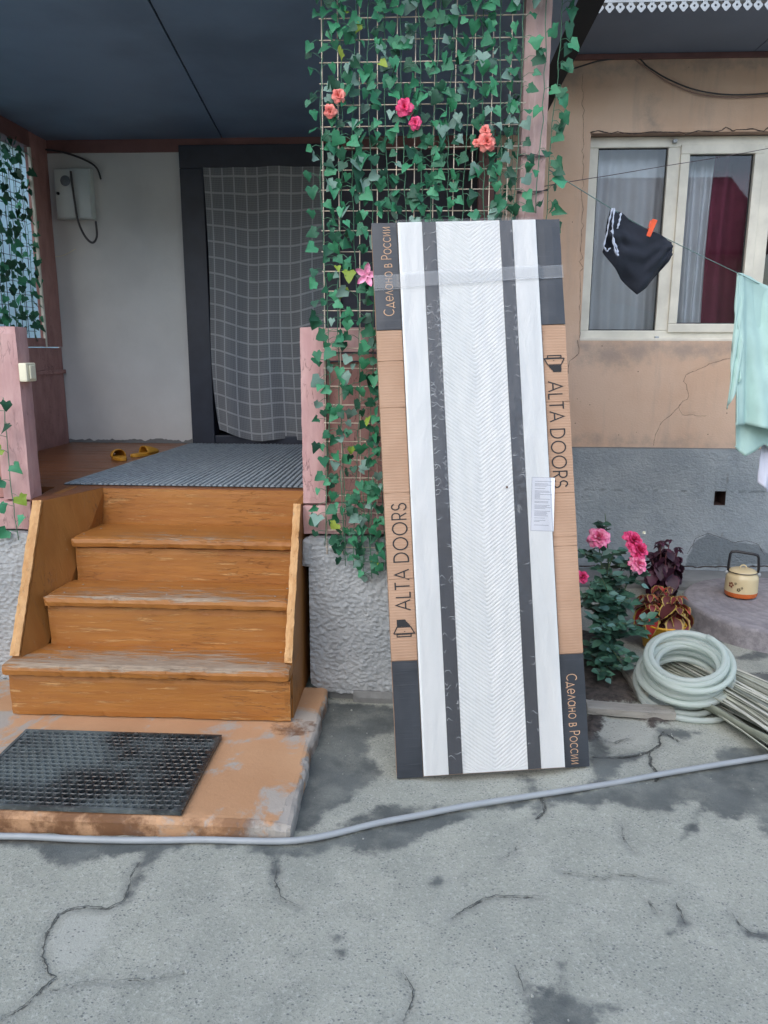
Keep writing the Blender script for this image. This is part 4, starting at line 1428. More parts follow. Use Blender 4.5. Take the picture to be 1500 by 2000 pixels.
# ------------------------------------------------------------------ wrapped door leaf leaning on the post
PW, PL = .70, 2.01
pyaw, plean, ptilt = .1112, .2470, .0355
u0 = Vector((math.cos(pyaw), math.sin(pyaw), 0)); n0 = Vector((-math.sin(pyaw), math.cos(pyaw), 0))
v0 = Vector((0, 0, 1)) * math.cos(plean) + n0 * math.sin(plean)
pu = u0 * math.cos(ptilt) + v0 * math.sin(ptilt)
pv = -u0 * math.sin(ptilt) + v0 * math.cos(ptilt)
pn = pv.cross(pu)          # out of the back
door = empty('wrapped_door', (0, 0, 0), 'white chevron door leaf wrapped in film and printed cardboard, leaning on the porch', 'door')
door.matrix_world = Matrix(((pu.x, pn.x, pv.x, -.0805), (pu.y, pn.y, pv.y, 2.4752), (pu.z, pn.z, pv.z, .002), (0, 0, 0, 1)))
TH = .058
E1, E2, S1, S2, S3, S4 = .0955, .608, .1855, .2365, .4725, .5205
bevel_box((0.002, .006, 0), (PW - .002, TH, PL), .003).build('cardboard_tray', M['kraft'], door)
for (a, b, bl, tp) in ((0, E1, .4165, 1.612), (E2, PW, .408, 1.614)):
    for z0, z1, mt, sd in ((0.0, bl, 'ink', 1), (bl + .0006, tp, 'kraft', 2), (tp + .0006, PL, 'ink', 3)):
        mbx = rough_box((a, -.001, z0), (b, .0055, z1), .03, .0007, .0018, 10, sd + a * 7)
        mbx.build('cardboard_flap', M[mt], door)
# creases pressed across the flaps
for (a, b, zs) in ((0, E1, (.71, 1.02, 1.33, 1.50)), (E2, PW, (.80, .835, .995, 1.33))):
    for z in zs:
        m = MB().tube([(a + .002, -.0012, z), (a + .05, -.0016, z + .001), (b - .002, -.0012, z)], .0013, 6)
        m.build('crease', M['kraft'], door)
t = NT('white_door_foil')
p = t.co('Object')
cwhite = t.mix(t.ramp(t.noise(p, 3, 4), .3, .7), srgb(242, 244, 242), srgb(248, 249, 247))
fold = t.noise(t.mapv(p, (6, 1, 1.6), rot=(0, .5, 0)), 4, 4, .55, .8)
white = t.set(cwhite, .4, t.bump(fold, .35, .014))
dgrey = plain('anthracite_door_stripe', srgb(66, 68, 74), .45, .06, 5)
def leaf_panel(a, b, y, mat, name, z0=.006, z1=PL - .004):
    return bevel_box((a, y, z0), (b, .0058, z1), .0015).build(name, mat, door)
leaf_panel(E1 + .001, S1, -.008, white, 'side_panel'); leaf_panel(S4, E2 - .001, -.008, white, 'side_panel')
leaf_panel(S1 + .0005, S2 - .0005, -.0065, dgrey, 'dark_stripe'); leaf_panel(S3 + .0005, S4 - .0005, -.0065, dgrey, 'dark_stripe')
# chevron relief
def chevron():
    m = MB()
    cx, hw = (S2 + S3) / 2, (S3 - S2) / 2
    pitch, tan = .0148, .80
    prof = [(0, .0), (.2, .0013), (.5, .0018), (.82, .0005)]
    cols = [-1, -.995, -.5, -.02, .02, .5, .995, 1]
    rows = []
    k = -int(hw * tan / pitch) - 1
    z0, z1 = .006, PL - .004
    while k * pitch < z1 + .01:
        for f, d in prof: rows.append(((k + f) * pitch, d))
        k += 1
    vs, fs = [], []
    for s, d in rows:
        for c in cols:
            x = cx + hw * c
            bow = .010 * math.sin(s * 3.1) * 0
            z = s + abs(c) * hw * tan + (.0025 if abs(c) < .1 else 0)
            zz = min(z1, max(z0, z))
            dd = d if z0 < z < z1 else 0
            if abs(c) == 1: dd = -.003
            vs.append((x, -.0062 - dd, zz))
    n = len(cols)
    for j in range(len(rows) - 1):
        for i in range(n - 1):
            a = j * n + i
            q = [vs[a], vs[a + 1], vs[a + n + 1], vs[a + n]]
            if max(p[2] for p in q) - min(p[2] for p in q) < 1e-6: continue
            fs.append((a, a + 1, a + n + 1, a + n))
    m.add(vs, fs, 0, False)
    m.build('chevron_panel', white, door)
chevron()


# -- print: letters drawn as strokes
def arc(cx, cy, rx, ry, a0, a1, n=14):
    return [(cx + rx * math.cos(math.radians(a0 + (a1 - a0) * i / n)), cy + ry * math.sin(math.radians(a0 + (a1 - a0) * i / n))) for i in range(n + 1)]
GL = {
    'A': ([[(0, 0), (.42, 1), (.84, 0)], [(.16, .34), (.68, .34)]], .88), 'L': ([[(.06, 1), (.06, 0), (.5, 0)]], .56), 'T': ([[(0, 1), (.62, 1)], [(.31, .97), (.31, 0)]], .72),
    'D': ([[(.06, 0), (.06, 1), (.3, 1)] + arc(.3, .5, .5, .5, 84, -84) + [(.3, 0), (.03, 0)]], .92), 'O': ([arc(.53, .5, .5, .5, 90, 449, 30)], 1.12),
    'R': ([[(.06, 0), (.06, 1), (.3, 1)] + arc(.32, .73, .26, .27, 80, -80) + [(.3, .46), (.09, .46)], [(.3, .44), (.58, 0)]], .68),
    'S': ([arc(.3, .74, .24, .26, 20, 250, 12) + arc(.3, .25, .28, .25, 80, -165, 14)], .62), ' ': ([], .42),
    'С': ([arc(.52, .5, .5, .5, 48, 312, 22)], .98),
    'д': ([[(.14, .04), (.4, .72), (.66, .04)], [(.02, -.16), (.02, .0), (.78, .0), (.78, -.16)]], .86),
    'е': ([[(.05, .36), (.66, .36)] + arc(.35, .36, .32, .36, 5, 320, 18)], .76), 'л': ([[(.0, 0), (.3, .72), (.6, 0)]], .7),
    'а': ([arc(.35, .36, .33, .36, 0, 359, 22), [(.71, .72), (.71, 0)]], .84), 'н': ([[(.06, 0), (.06, .72)], [(.09, .38), (.49, .38)], [(.52, 0), (.52, .72)]], .68),
    'о': ([arc(.37, .36, .35, .36, 90, 449, 24)], .82), 'в': ([[(.06, 0), (.06, .72), (.26, .72)] + arc(.28, .55, .15, .17, 80, -80, 8) + arc(.3, .19, .2, .19, 75, -85, 10) + [(.03, 0)], [(.09, .38), (.27, .38)]], .6),
    'Р': ([[(.06, 0), (.06, 1), (.28, 1)] + arc(.3, .73, .26, .27, 80, -80) + [(.28, .46), (.09, .46)]], .66), 'с': ([arc(.36, .36, .34, .36, 45, 315, 18)], .7),
    'и': ([[(.06, .72), (.06, .02), (.5, .7), (.5, 0)]], .66),
}
def stroke(m, pts, w, lift, place):
    pts = [Vector((a, b)) for a, b in pts]
    n = len(pts)
    L, R = [], []
    for i, p in enumerate(pts):
        d0 = (pts[i] - pts[i - 1]).normalized() if i else None
        d1 = (pts[i + 1] - pts[i]).normalized() if i < n - 1 else None
        if d0 is None: d0 = d1
        if d1 is None: d1 = d0
        n1, n2 = Vector((-d0.y, d0.x)), Vector((-d1.y, d1.x))
        mt = n1 + n2
        if mt.length < .2: mt = n1
        mt = mt.normalized()
        s = min(2.2, 1 / max(.3, mt.dot(n1)))
        L.append(p + mt * w * s); R.append(p - mt * w * s)
    vs = [place(q.x, q.y, lift) for q in L] + [place(q.x, q.y, lift) for q in R]
    m.add(vs, [(n + i, n + i + 1, i + 1, i) for i in range(n - 1)])
def lettering(text, h, w, x0, z0, up, mat, gap=.12, length=None):
    """up=+1: text reads upward (left flap); up=-1: reads downward (right flap). (x0, z0) = baseline start"""
    m = MB()
    pen, strokes = 0, []
    for ch in text:
        st, adv = GL[ch]
        for s in st: strokes.append([(a + pen, b) for a, b in s])
        pen += adv + (gap if ch != ' ' else 0)
    k = 1.0 if length is None else length / (pen * h)
    def place(a, b, lift):
        return (x0 - up * b * h, -.0022 - lift, z0 + up * a * h * k)
    for i, s in enumerate(strokes):
        stroke(m, s, w / h / 2, .00012 * (i % 5), place)
    return m.build('lettering', mat, door)
ink_black = plain('black_ink', srgb(30, 30, 32), .6)
ink_tan = plain('unprinted_kraft', srgb(196, 158, 126), .7)
def zpix(x, y):   # height along the leaf of a photo pixel
    d = rg2 * ((x - 750) / 1500.0) - up2 * ((y - 1000) / 1500.0) + fwd
    o = Vector((-.0805, 2.4752, .002))
    tt = (o - EYE).dot(pn) / d.dot(pn)
    q = EYE + d * tt - o
    return q.dot(pu), q.dot(pv)
a_, b_ = zpix(785, 1192)[1], zpix(775, 980)[1]
lettering('ALTA DOORS', .052, .0052, .078, a_, 1, ink_black, .12, b_ - a_)
a2, b2 = zpix(1090, 745)[1], zpix(1100, 955)[1]
lettering('ALTA DOORS', .052, .0052, PW - .078, a2, -1, ink_black, .12, a2 - b2)
a3, b3 = zpix(757, 617)[1], zpix(750, 441)[1]
lettering('Сделано в России', .036, .0032, .068, a3, 1, ink_tan, .1, b3 - a3)
a4, b4 = zpix(1122, 1316)[1], zpix(1120, 1495)[1]
lettering('Сделано в России', .036, .0032, PW - .068, a4, -1, ink_tan, .1, a4 - b4)
def emblem(zc, up, xb):
    """an open door drawn in outline with a dark stepped opening beside it"""
    m = MB()
    k = .0536
    def place(a, b, lift): return (xb - up * b * k, -.0022 - lift, zc + up * a * k)
    w = .035
    stroke(m, [(.18, 1.0), (.18, -.02)], w, 0, place)
    stroke(m, [(.18, 1.0), (.02, 1.0), (.02, .06), (.18, .06)], w, .0002, place)
    stroke(m, [(.22, 1.22), (.22, -.18), (.66, .06), (.66, .98), (.22, 1.22)], w, .0004, place)
    stroke(m, [(.34, .48), (.38, .48)], w * 1.2, .0006, place)
    poly = [(.70, .10), (.70, .98), (1.16, .98), (1.16, .42), (1.08, .36), (1.02, .36), (.98, .26), (.92, .26), (.88, .16), (.80, .16), (.78, .10)]
    vs = [place(a, b, .0002) for a, b in poly]
    m.add(vs, [tuple(range(len(vs)))[::-1 if up > 0 else 1]])
    return m.build('emblem', ink_black, door)
e1 = zpix(785, 1244)[1]; emblem(e1, 1, .078)
e2 = zpix(1085, 694)[1]; emblem(e2, -1, PW - .078)

# paper sheet under the film
pc = zpix(1060, 985)
sh = empty('document_sheet', (pc[0], -.0092, pc[1]), parent=door)
sh.rotation_euler = (0, rad(4.5), 0)
m = MB(); m.box((-.045, 0, -.098), (.040, .0008, .098)); m.build('paper', plain('white_paper', srgb(238, 240, 246), .7, .02), sh)
rr = random.Random(8)
m = MB()
z = .082
while z > -.08:
    w = rr.uniform(.035, .066) if rr.random() < .85 else .02
    if rr.random() < .9: m.box((-.033, -.0006, z), (-.033 + w, -.0002, z + .0011))
    z -= .0042 if rr.random() < .9 else .009
m.box((-.0445, -.0006, .0965), (.0395, -.0002, .0972)); m.box((-.0445, -.0006, -.0972), (.0395, -.0002, -.0965)); m.box((-.0445, -.0006, -.0964), (-.0438, -.0002, .0964))
m.build('print', plain('grey_print', srgb(120, 124, 140), .7), sh)

# clear film with real creases over the leaf
def film(u, v):
    x = E1 - .004 + (E2 - E1 + .008) * u
    z = .001 + (PL + .002) * v
    y = -.0125
    s1 = mnoise.noise(Vector((x * 26, z * 7, 1.0))); s2 = mnoise.noise(Vector((x * 60, z * 30, 4.0)))
    strip = 1.0 if (S1 - .004 < x < S2 + .004 or S3 - .004 < x < S4 + .004) else .25
    y -= .0016 * s1 + .0022 * strip * abs(s2) * (.4 + .6 * (1 if x < .3 else .7))
    fold = math.sin((z * 1.0 + x * 2.2) * 9 + 2 * mnoise.noise(Vector((x * 3, z * 3, 0))))
    y -= .0009 * fold
    if u < .007 or u > .993: y = -.003
    return (x, min(y, -.0095 if .007 <= u <= .993 else -.003), z)
MB().grid(film, 120, 330).build('wrapping_film', M['film'], door)
# creased wrinkle ridges that catch the light on the dark stripes
wr = random.Random(21)
m = MB()
for (xa, xb, n_) in ((S1, S2, 120), (S3, S4, 46)):
    for k in range(n_):
        z = wr.uniform(.02, PL - .04) if wr.random() < .5 else wr.uniform(1.0, 1.7)
        if xa == S3 and wr.random() < .5: x0_ = xb - .004; ln = -wr.uniform(.006, .016)
        else: x0_, ln = wr.choice(((xa + .002, wr.uniform(.008, .03)), (xb - .002, -wr.uniform(.006, .028))))
        pts = [(x0_ + ln * t_, -.0150, z + wr.uniform(-.012, .012) * t_ + .004 * math.sin(t_ * 5 + k)) for t_ in (0, .33, .66, 1)]
        m.tube(pts, [.0008, .0009, .0006, .0001], 5, cap=False)
m.build('film_wrinkles', M['crease'], door)
# packing tape round the parcel
zt = zpix(900, 545)[1]
def tape(z0, dz, tl):
    def f(u, v):
        x = -.0015 + (PW + .003) * u
        y = -.0042 if (x < E1 - .002 or x > E2 + .002) else -.0172
        return (x, y - .0004 * math.sin(v * 40 + x * 3), z0 + tl * u + dz * v)
    return MB().grid(f, 60, 14).build('packing_tape', M['tape'], door)
tape(zt - .028, .048, .022)
tape(zt - .036, .006, .030)
# small tear in the film over the right stripe
tx, tz = zpix(1008, 992)
m = MB()
for k, (a, b, c, d) in enumerate(((0, .012, .006, -.022), (.004, .014, .016, -.012), (-.006, .0, .004, -.02))):
    m.add([(tx + a, -.0178, tz + b), (tx + a + .008, -.021, tz + b - .006), (tx + c + .004, -.019, tz + d), (tx + c - .003, -.0176, tz + d + .006)], [(0, 1, 2, 3)])
m.build('film_tear', M['tape'], door)
hx, hz = zpix(988, 952)
MB().lathe([(.0002, .0004), (.003, .0003), (.0042, 0)], 10).build('knock_mark', plain('brown_knock', srgb(90, 66, 56), .8), door, (hx, -.0182, hz), (rad(90), 0, 0))
# ------------------------------------------------------------------ trellis and artificial ivy
YT = YP - .035
trellis = empty('wire_trellis', (0, 0, 0), 'cream welded wire trellis fixed between doorway and porch post', 'trellis')
zt_top, zt_bot = 2.77, .66
vw = MB().tube([(0, 0, 0), (0, 0, 1)], .0021, 6).mesh('wire', M['wire'])
hw = MB().tube([(0, 0, 0), (1, 0, 0)], .0021, 6).mesh('wire', M['wire'])
XT0, XT1, PITCHX, PITCHZ = -.402, .345, .0703, .0735
rr = random.Random(2)
k = 0
while XT0 + k * PITCHX < XT1:
    o = link('wire', vw, trellis, (XT0 + k * PITCHX + rr.uniform(-.003, .003), YT, zt_bot)); o.scale = (1, 1, zt_top - zt_bot)
    o.rotation_euler = (0, rr.uniform(-.002, .002), 0); k += 1
k = 0
while zt_bot + .03 + k * PITCHZ < zt_top:
    o = link('wire', hw, trellis, (XT0 - .004, YT + .0044, zt_bot + .03 + k * PITCHZ + rr.uniform(-.003, .003))); o.scale = (XT1 - XT0 + .012, 1, 1)
    o.rotation_euler = (0, rr.uniform(-.004, .004), 0); k += 1
# tie wires on the post
for i, zz in enumerate((2.205, 2.075)):
    for q in range(3):
        MB().tube([(.335, YP - .012, zz + .004 * q), (.39, YP - .017 - .002 * q, zz + .006 - .007 * q), (.45, YP - .012, zz + .012 * (i - .2) + .003 * q)], .0016, 5).build('tie_wire', M['cable'], trellis)


def ivy_mesh(mat, seed):
    """five-lobed leaf, base at origin, tip towards -Z, face towards -Y, about 1 unit wide"""
    r = random.Random(seed)
    out = [(0, .02), (.14, .13), (.32, .18), (.39, .04), (.54, -.13), (.41, -.27), (.32, -.42), (.19, -.62), (.0, -.82)]
    j = lambda q: q * r.uniform(.92, 1.08)
    R = [(j(x), j(z)) for x, z in out]
    Rr = [(x, z) for x, z in R]
    Lf = [(-j(x), j(z)) for x, z in out[1:-1]]
    mid = [(0, -.18), (0, -.45)]
    fold, curl = r.uniform(-.1, .5), r.uniform(-.1, .7)
    def P(x, z): return (x, -fold * abs(x) + curl * z * z * .5 + .04 * math.sin(x * 9 + seed), z)
    vs = [P(*q) for q in Rr] + [P(*q) for q in Lf] + [P(*q) for q in mid]
    nR, nL = len(Rr), len(Lf)
    i0, i1 = nR + nL, nR + nL + 1
    tip = nR - 1
    fs = []
    for s in range(0, 4): fs.append((i0, s, s + 1))
    fs.append((i0, 4, 5)); fs.append((i0, 5, i1)); fs.append((i1, 5, 6)); fs.append((i1, 6, 7)); fs.append((i1, 7, tip))
    Lid = [0] + [nR + q for q in range(nL)]
    for s in range(0, 4): fs.append((i0, Lid[s + 1], Lid[s]))
    fs.append((i0, Lid[5], Lid[4])); fs.append((i0, i1, Lid[5])); fs.append((i1, Lid[6], Lid[5])); fs.append((i1, Lid[7], Lid[6])); fs.append((i1, tip, Lid[7]))
    return MB().add(vs, fs, 0, True).mesh('leaf', mat)
IVY = [[ivy_mesh(M['ivy'][c], 10 * c + s) for s in range(7)] for c in range(5)]


def garland(name_pos, label, group, x, y, z0, z1, seed, gap=.028, size=(.030, .058), face=(0, -1, 0), spread=1.0, weights=(30, 28, 22, 20, 0), sway=.012, pet=(.02, .05), sideways=None):
    r = random.Random(seed)
    g = empty('ivy_garland', (x, y, z1), label, 'garland', group)
    ux = Vector(face).cross(Vector((0, 0, 1))).normalized() * -1
    fy = Vector(face)
    m = MB()
    pts = []
    n = int((z1 - z0) / .05)
    ph = r.uniform(0, 6)
    for i in range(n + 1):
        z = -(z1 - z0) * i / n
        pts.append(ux * (sway * math.sin(z * 4 + ph) + r.uniform(-.004, .004)) + fy * (.004 + r.uniform(0, .006)) + Vector((0, 0, z)))
    m.tube(pts, .0018, 5)
    z, side = -r.uniform(0, gap), r.choice((-1, 1))
    base_rot = math.atan2(fy.x, -fy.y)
    while z > -(z1 - z0):
        t = -z / (z1 - z0) * n
        i = min(n - 1, int(t))
        p = pts[i].lerp(pts[i + 1], t - i)
        L = r.uniform(*pet)
        if sideways is not None: side = sideways
        q = p + ux * side * L * spread + fy * r.uniform(.008, .03) + Vector((0, 0, r.uniform(-.02, .025)))
        midp = p.lerp(q, .5) + Vector((0, 0, .006)) + fy * .006
        m.tube([p, midp, q], .0011, 4, cap=False)
        c = r.choices(range(5), weights)[0]
        o = link('leaf', r.choice(IVY[c]), g, q)
        s = r.uniform(*size)
        o.scale = (s, s, s)
        o.rotation_euler = (r.uniform(-1.0, .45), r.uniform(-.75, .75) + side * -.45, base_rot + r.uniform(-.95, .95))
        o.scale = (s * r.uniform(.8, 1.1), s, s)
        side = -side if r.random() < .85 else side
        z -= gap * r.uniform(.65, 1.3)
    m.build('stem', M['vine'], g)
    return g


ordn = ['first', 'second', 'third', 'fourth', 'fifth', 'sixth', 'seventh', 'eighth', 'ninth', 'tenth', 'eleventh', 'twelfth', 'thirteenth']
for i in range(13):
    x = -.392 + i * .0595
    low = i < 5
    z0 = (.70, .66, .61, .58, .60)[i] if low else 1.62
    garland(i, f'artificial ivy garland on the wire trellis, {ordn[i]} strand from the doorway', 'ivy garlands on the front trellis', x, YT - .006, z0, 2.80, 100 + i, weights=(30, 27, 22, 21, 0) if not low else (30, 28, 28, 11, 3))
# fuller tangle at the hanging end
for i, (x, z0, z1) in enumerate(((-.33, .62, 1.02), (-.255, .58, .98), (-.20, .57, 1.00))):
    garland(0, ('short ivy tail hanging over the stucco below the pink rail, nearest the steps', 'short ivy tail hanging over the stucco in the middle of the tangle', 'short ivy tail over the stucco touching the wrapped door')[i], 'short ivy tails', x, YT - .03, z0, z1, 300 + i, gap=.045, weights=(22, 30, 40, 6, 2))
# strand down the outer side of the post
garland(0, 'ivy garland down the outer edge of the porch post', 'ivy garlands at the post', .463, YP + .02, 1.90, 2.80, 400, gap=.036, size=(.045, .062), spread=.7, weights=(30, 40, 28, 2, 0), sideways=1)
garland(0, 'sparse ivy garland along the front face of the porch post', 'ivy garlands at the post', .405, YP - .03, 2.0, 2.80, 401, gap=.10, size=(.042, .055), spread=.5, weights=(60, 20, 20, 0, 0))
for i, yy in enumerate((3.35, 3.62, 3.9, 4.2, 4.5)):
    garland(0, f'ivy garland inside the porch end wall, {ordn[i]} from the post', 'ivy garlands on the porch end wall', .43, yy, 1.62, 2.75, 410 + i, gap=.06, face=(-1, 0, 0), weights=(10, 30, 50, 10, 0))
# left end: trellis and garlands in the opening
lt = empty('wire_trellis', (0, 0, 0), 'wire trellis in the bright side opening of the porch', 'trellis')
yw = MB().tube([(0, 0, 0), (0, 1, 0)], .002, 6).mesh('wire', M['cable'])
for k in range(24):
    o = link('wire', vw if False else MB().tube([(0, 0, 0), (0, 0, 1)], .002, 5).mesh('wire', M['cable']), lt, (-2.455, 3.22 + k * .07, 1.56)); o.scale = (1, 1, 1.13)
for k in range(16):
    o = link('wire', yw, lt, (-2.458, 3.2, 1.6 + k * .0725)); o.scale = (1, 1.66, 1)
for i in range(11):
    yy = 3.75 + i * .105
    garland(0, f'ivy garland in the side opening, {ordn[i]} counting towards the house wall', 'ivy garlands in the side opening', -2.44, yy, 1.58 - (.0 if i % 2 else .05), 2.70, 500 + i, gap=.036, size=(.045, .066), face=(1, 0, 0), weights=(20, 30, 48, 2, 0))
# front left parapet: a few leaves at the edge of the picture
garland(0, 'ivy garland on the pink pier beside the steps under the light switch', 'ivy at the left pier', -1.715, YP - .03, .70, 1.30, 600, gap=.055, size=(.05, .062), weights=(40, 20, 10, 0, 30))


def petal_rose(n_rings, rad_, mat, seed, open_=1.0):
    """bloom facing -Y, built of overlapping cupped petals, upright inside and reclined outside"""
    r = random.Random(seed)
    m = MB()
    for ring in range(n_rings + 1):
        f = ring / n_rings
        cnt = 3 + ring
        for k in range(cnt):
            a0 = 2 * math.pi * (k + .37 * ring) / cnt + r.uniform(-.2, .2)
            L = rad_ * (.62 + .42 * f) * r.uniform(.9, 1.1)
            th = rad(8 + 66 * f * open_) + r.uniform(-.1, .1)
            hw_ = rad_ * (.30 + .30 * f) * r.uniform(.9, 1.15)
            r0 = rad_ * (.06 + .10 * f)
            wob = r.uniform(0, 6)
            def P(u, v):
                b = th + .55 * v * v * f
                rr_ = r0 + L * v * math.sin(b); h = L * v * math.cos(b) + rad_ * .10 * (1 - f)
                w = hw_ * math.sin(math.pi * (.18 + .62 * v)) * (1 if v < .85 else .82)
                s_ = (2 * u - 1)
                da = s_ * w / max(rr_, rad_ * .24)
                rr2 = rr_ * (1 - .05 * s_ * s_) + rad_ * .05 * math.sin(s_ * 5 + wob) * v
                return (rr2 * math.cos(a0 + da), -h + rad_ * .06 * math.sin(s_ * 4 + wob) * v, rr2 * math.sin(a0 + da))
            m.grid(P, 4, 4)
    return m.mesh('bloom', mat)
def petal_mat(name, c0, c1):
    t = NT(name)
    p = t.co('Object')
    c = t.mix(t.ramp(t.noise(p, 55, 4), .35, .65), c0, c1)
    return t.set(c, .6, t.bump(t.noise(p, 120, 3), .2, .001))
PM = dict(coral=petal_mat('coral_petal', srgb(226, 112, 104), srgb(244, 156, 144)), pink=petal_mat('hot_pink_petal', srgb(214, 46, 104), srgb(240, 96, 142)),
          pale=petal_mat('pale_pink_petal', srgb(232, 150, 190), srgb(246, 190, 214)), rose=petal_mat('rose_pink_petal', srgb(200, 30, 92), srgb(240, 88, 140)),
          lightrose=petal_mat('light_rose_petal', srgb(226, 90, 140), srgb(246, 158, 186)))
sep_mesh = ivy_mesh(M['ivy'][1], 77)
def trellis_rose(px, py, size, mat, label, seed, tilt=(0, 0)):
    p = on(px, py, 1, YT - .05)
    g = empty('artificial_rose', p, label, 'flower', 'artificial roses on the trellis')
    link('bloom', petal_rose(3, size, PM[mat], seed), g, (0, 0, 0), (tilt[0], tilt[1], 0))
    rr = random.Random(seed)
    for k in range(3):
        o = link('sepal', sep_mesh, g, (rr.uniform(-.01, .01), .012, rr.uniform(-.01, .01)), (rr.uniform(-.4, .2), k * 2.1 + seed, 0)); o.scale = (.03, .03, .03)
    MB().tube([(0, .01, 0), (.004, .03, -.02), (.002, .05, -.05)], .0015, 5).build('stem', M['vine'], g)
trellis_rose(661, 187, .024, 'coral', 'pale coral artificial rose high on the trellis beside the doorway', 1)
trellis_rose(645, 218, .022, 'coral', 'deep coral artificial rose hanging sideways at the trellis edge by the doorway', 2, (.3, 0))
trellis_rose(790, 209, .030, 'pink', 'large hot pink artificial rose at mid width of the trellis', 3)
trellis_rose(811, 240, .022, 'pink', 'small hot pink artificial rose below the large one', 4)
trellis_rose(948, 255, .018, 'coral', 'coral rosebud above the open coral rose near the post', 5)
trellis_rose(951, 276, .030, 'coral', 'open coral artificial rose on the trellis near the post', 6)
trellis_rose(931, 279, .014, 'coral', 'tiny coral rosebud beside the open coral rose near the post', 7)
# pink lily: five long petals
g = empty('artificial_lily', on(716, 538, 1, YT - .06), 'pale pink artificial lily beside the wrapped door', 'flower')
def lily_petal(u, v):
    w = .016 * math.sin(math.pi * min(1, .12 + .88 * v)) ** .8
    return ((u - .5) * 2 * w, -.02 * v + .012 * (2 * u - 1) ** 2 * -1 - .01 * v * v, .055 * v)
lpm = MB().grid(lily_petal, 4, 6).mesh('petal', PM['pale'])
for k in range(5): link('petal', lpm, g, (0, 0, 0), (rad(-12), rad(72 * k + 10), 0)).scale = (.75, .75, .75)

# ------------------------------------------------------------------ rose bush, coleus
def leaflet_mesh(mat, seed, w=.34, serr=.0):
    r = random.Random(seed)
    n = 6
    R = []
    for i in range(n + 1):
        t = i / n
        x = w * math.sin(math.pi * t ** .72) ** 1.15 + (serr * (-1) ** i if 0 < i < n else 0)
        R.append((max(0, x), t))
    fold, curl = r.uniform(.15, .4), r.uniform(-.3, .3)
    vs, fs = [], []
    for (x, t) in R:
        vs += [(-x, t, -fold * 0 + x * fold + curl * t * t), (0, t, curl * t * t), (x, t, x * fold + curl * t * t)]
    for i in range(n):
        a = i * 3
        fs += [(a, a + 1, a + 4, a + 3), (a + 1, a + 2, a + 5, a + 4)]
    return MB().add(vs, fs, 0, True).mesh('leaf', mat)
RL = [leaflet_mesh(leaf_mat('rose_leaf_%s' % k, a, b, .5), i) for i, (k, a, b) in enumerate((('mid', srgb(62, 104, 84), srgb(84, 128, 104)), ('dark', srgb(36, 68, 56), srgb(52, 88, 72)), ('blue', srgb(92, 130, 122), srgb(112, 148, 136))))]
def rose_bush():
    r = random.Random(11)
    base = Vector((.90, 3.62, .0))
    g = empty('rose_bush', base, 'pink rose bush growing behind the wrapped door', 'rose bush')
    canes = MB()
    tips = []
    spots = [(.86, 3.72, .58), (1.045, 3.74, .52), (1.05, 3.72, .45), (.80, 3.60, .38), (.905, 3.80, .70), (.98, 3.55, .34), (.86, 3.4, .22), (.95, 3.42, .26), (.90, 3.30, .12), (.84, 3.5, .45), (1.0, 3.68, .42), (.80, 3.35, .08), (.93, 3.66, .55), (1.03, 3.52, .22), (.86, 3.28, .05)]
    for s in spots:
        e = Vector(s) - base
        mid = Vector((e.x * .35 + r.uniform(-.03, .03), e.y * .35, e.z * .62 + .03))
        a = Vector((r.uniform(-.03, .03), r.uniform(-.03, .03), -.01))
        pts = [a, a.lerp(mid, .5) + Vector((0, 0, .02)), mid, mid.lerp(e, .5) + Vector((0, 0, .012)), e]
        canes.tube(pts, [.006, .005, .004, .003, .002], 6)
        for k in range(8 if s[2] > .3 else 7):
            t = r.uniform(.25, .98)
            i = min(3, int(t * 4)); p = pts[i].lerp(pts[i + 1], t * 4 - i)
            d = Vector((r.uniform(-1, 1), r.uniform(-1, .5), r.uniform(-.35, .5))).normalized()
            L = r.uniform(.05, .10)
            q = p + d * L
            canes.tube([p, p.lerp(q, .5) + Vector((0, 0, .008)), q], .0012, 4, cap=False)
            # a compound leaf: terminal leaflet and two pairs
            side = d.cross(Vector((0, 0, 1))).normalized()
            for (f, dirv) in ((1.0, d), (.7, d * .5 + side), (.7, d * .5 - side), (.35, d * .4 + side), (.35, d * .4 - side)):
                pos = p.lerp(q, f)
                dirv = (dirv + Vector((0, 0, r.uniform(-.45, .05)))).normalized()
                o = link('leaf', r.choices(RL, (5, 4, 2))[0], g)
                zax = Vector((r.uniform(-.3, .3), -.5 + r.uniform(-.3, .3), 1)).normalized()
                xax = dirv.cross(zax).normalized(); zax = xax.cross(dirv)
                s_ = r.uniform(.04, .064)
                o.matrix_local = Matrix(((xax.x * s_, dirv.x * s_, zax.x * s_, pos.x), (xax.y * s_, dirv.y * s_, zax.y * s_, pos.y), (xax.z * s_, dirv.z * s_, zax.z * s_, pos.z), (0, 0, 0, 1)))
    canes.build('cane', plain('rose_cane', srgb(74, 92, 62), .6), g)
    for (px, py, yy, sz, mt, sd, rz) in ((1169, 1050, 3.66, .05, 'lightrose', 1, -.1), (1236, 1055, 3.68, .046, 'rose', 2, .3), (1247, 1075, 3.66, .048, 'rose', 3, .4), (1246, 1102, 3.62, .042, 'lightrose', 4, .2), (1137, 1127, 3.6, .03, 'rose', 5, 0)):
        p = on(px, py, 1, yy) - base
        link('bloom', petal_rose(4, sz, PM[mt], 20 + sd), g, p, (rad(-38), rz, rz))
    p = on(1258, 1040, 1, 3.72) - base
    link('bud', petal_rose(2, .008, plain('cream_bud', srgb(226, 224, 196), .6), 40), g, p, (rad(-60), 0, 0))
rose_bush()


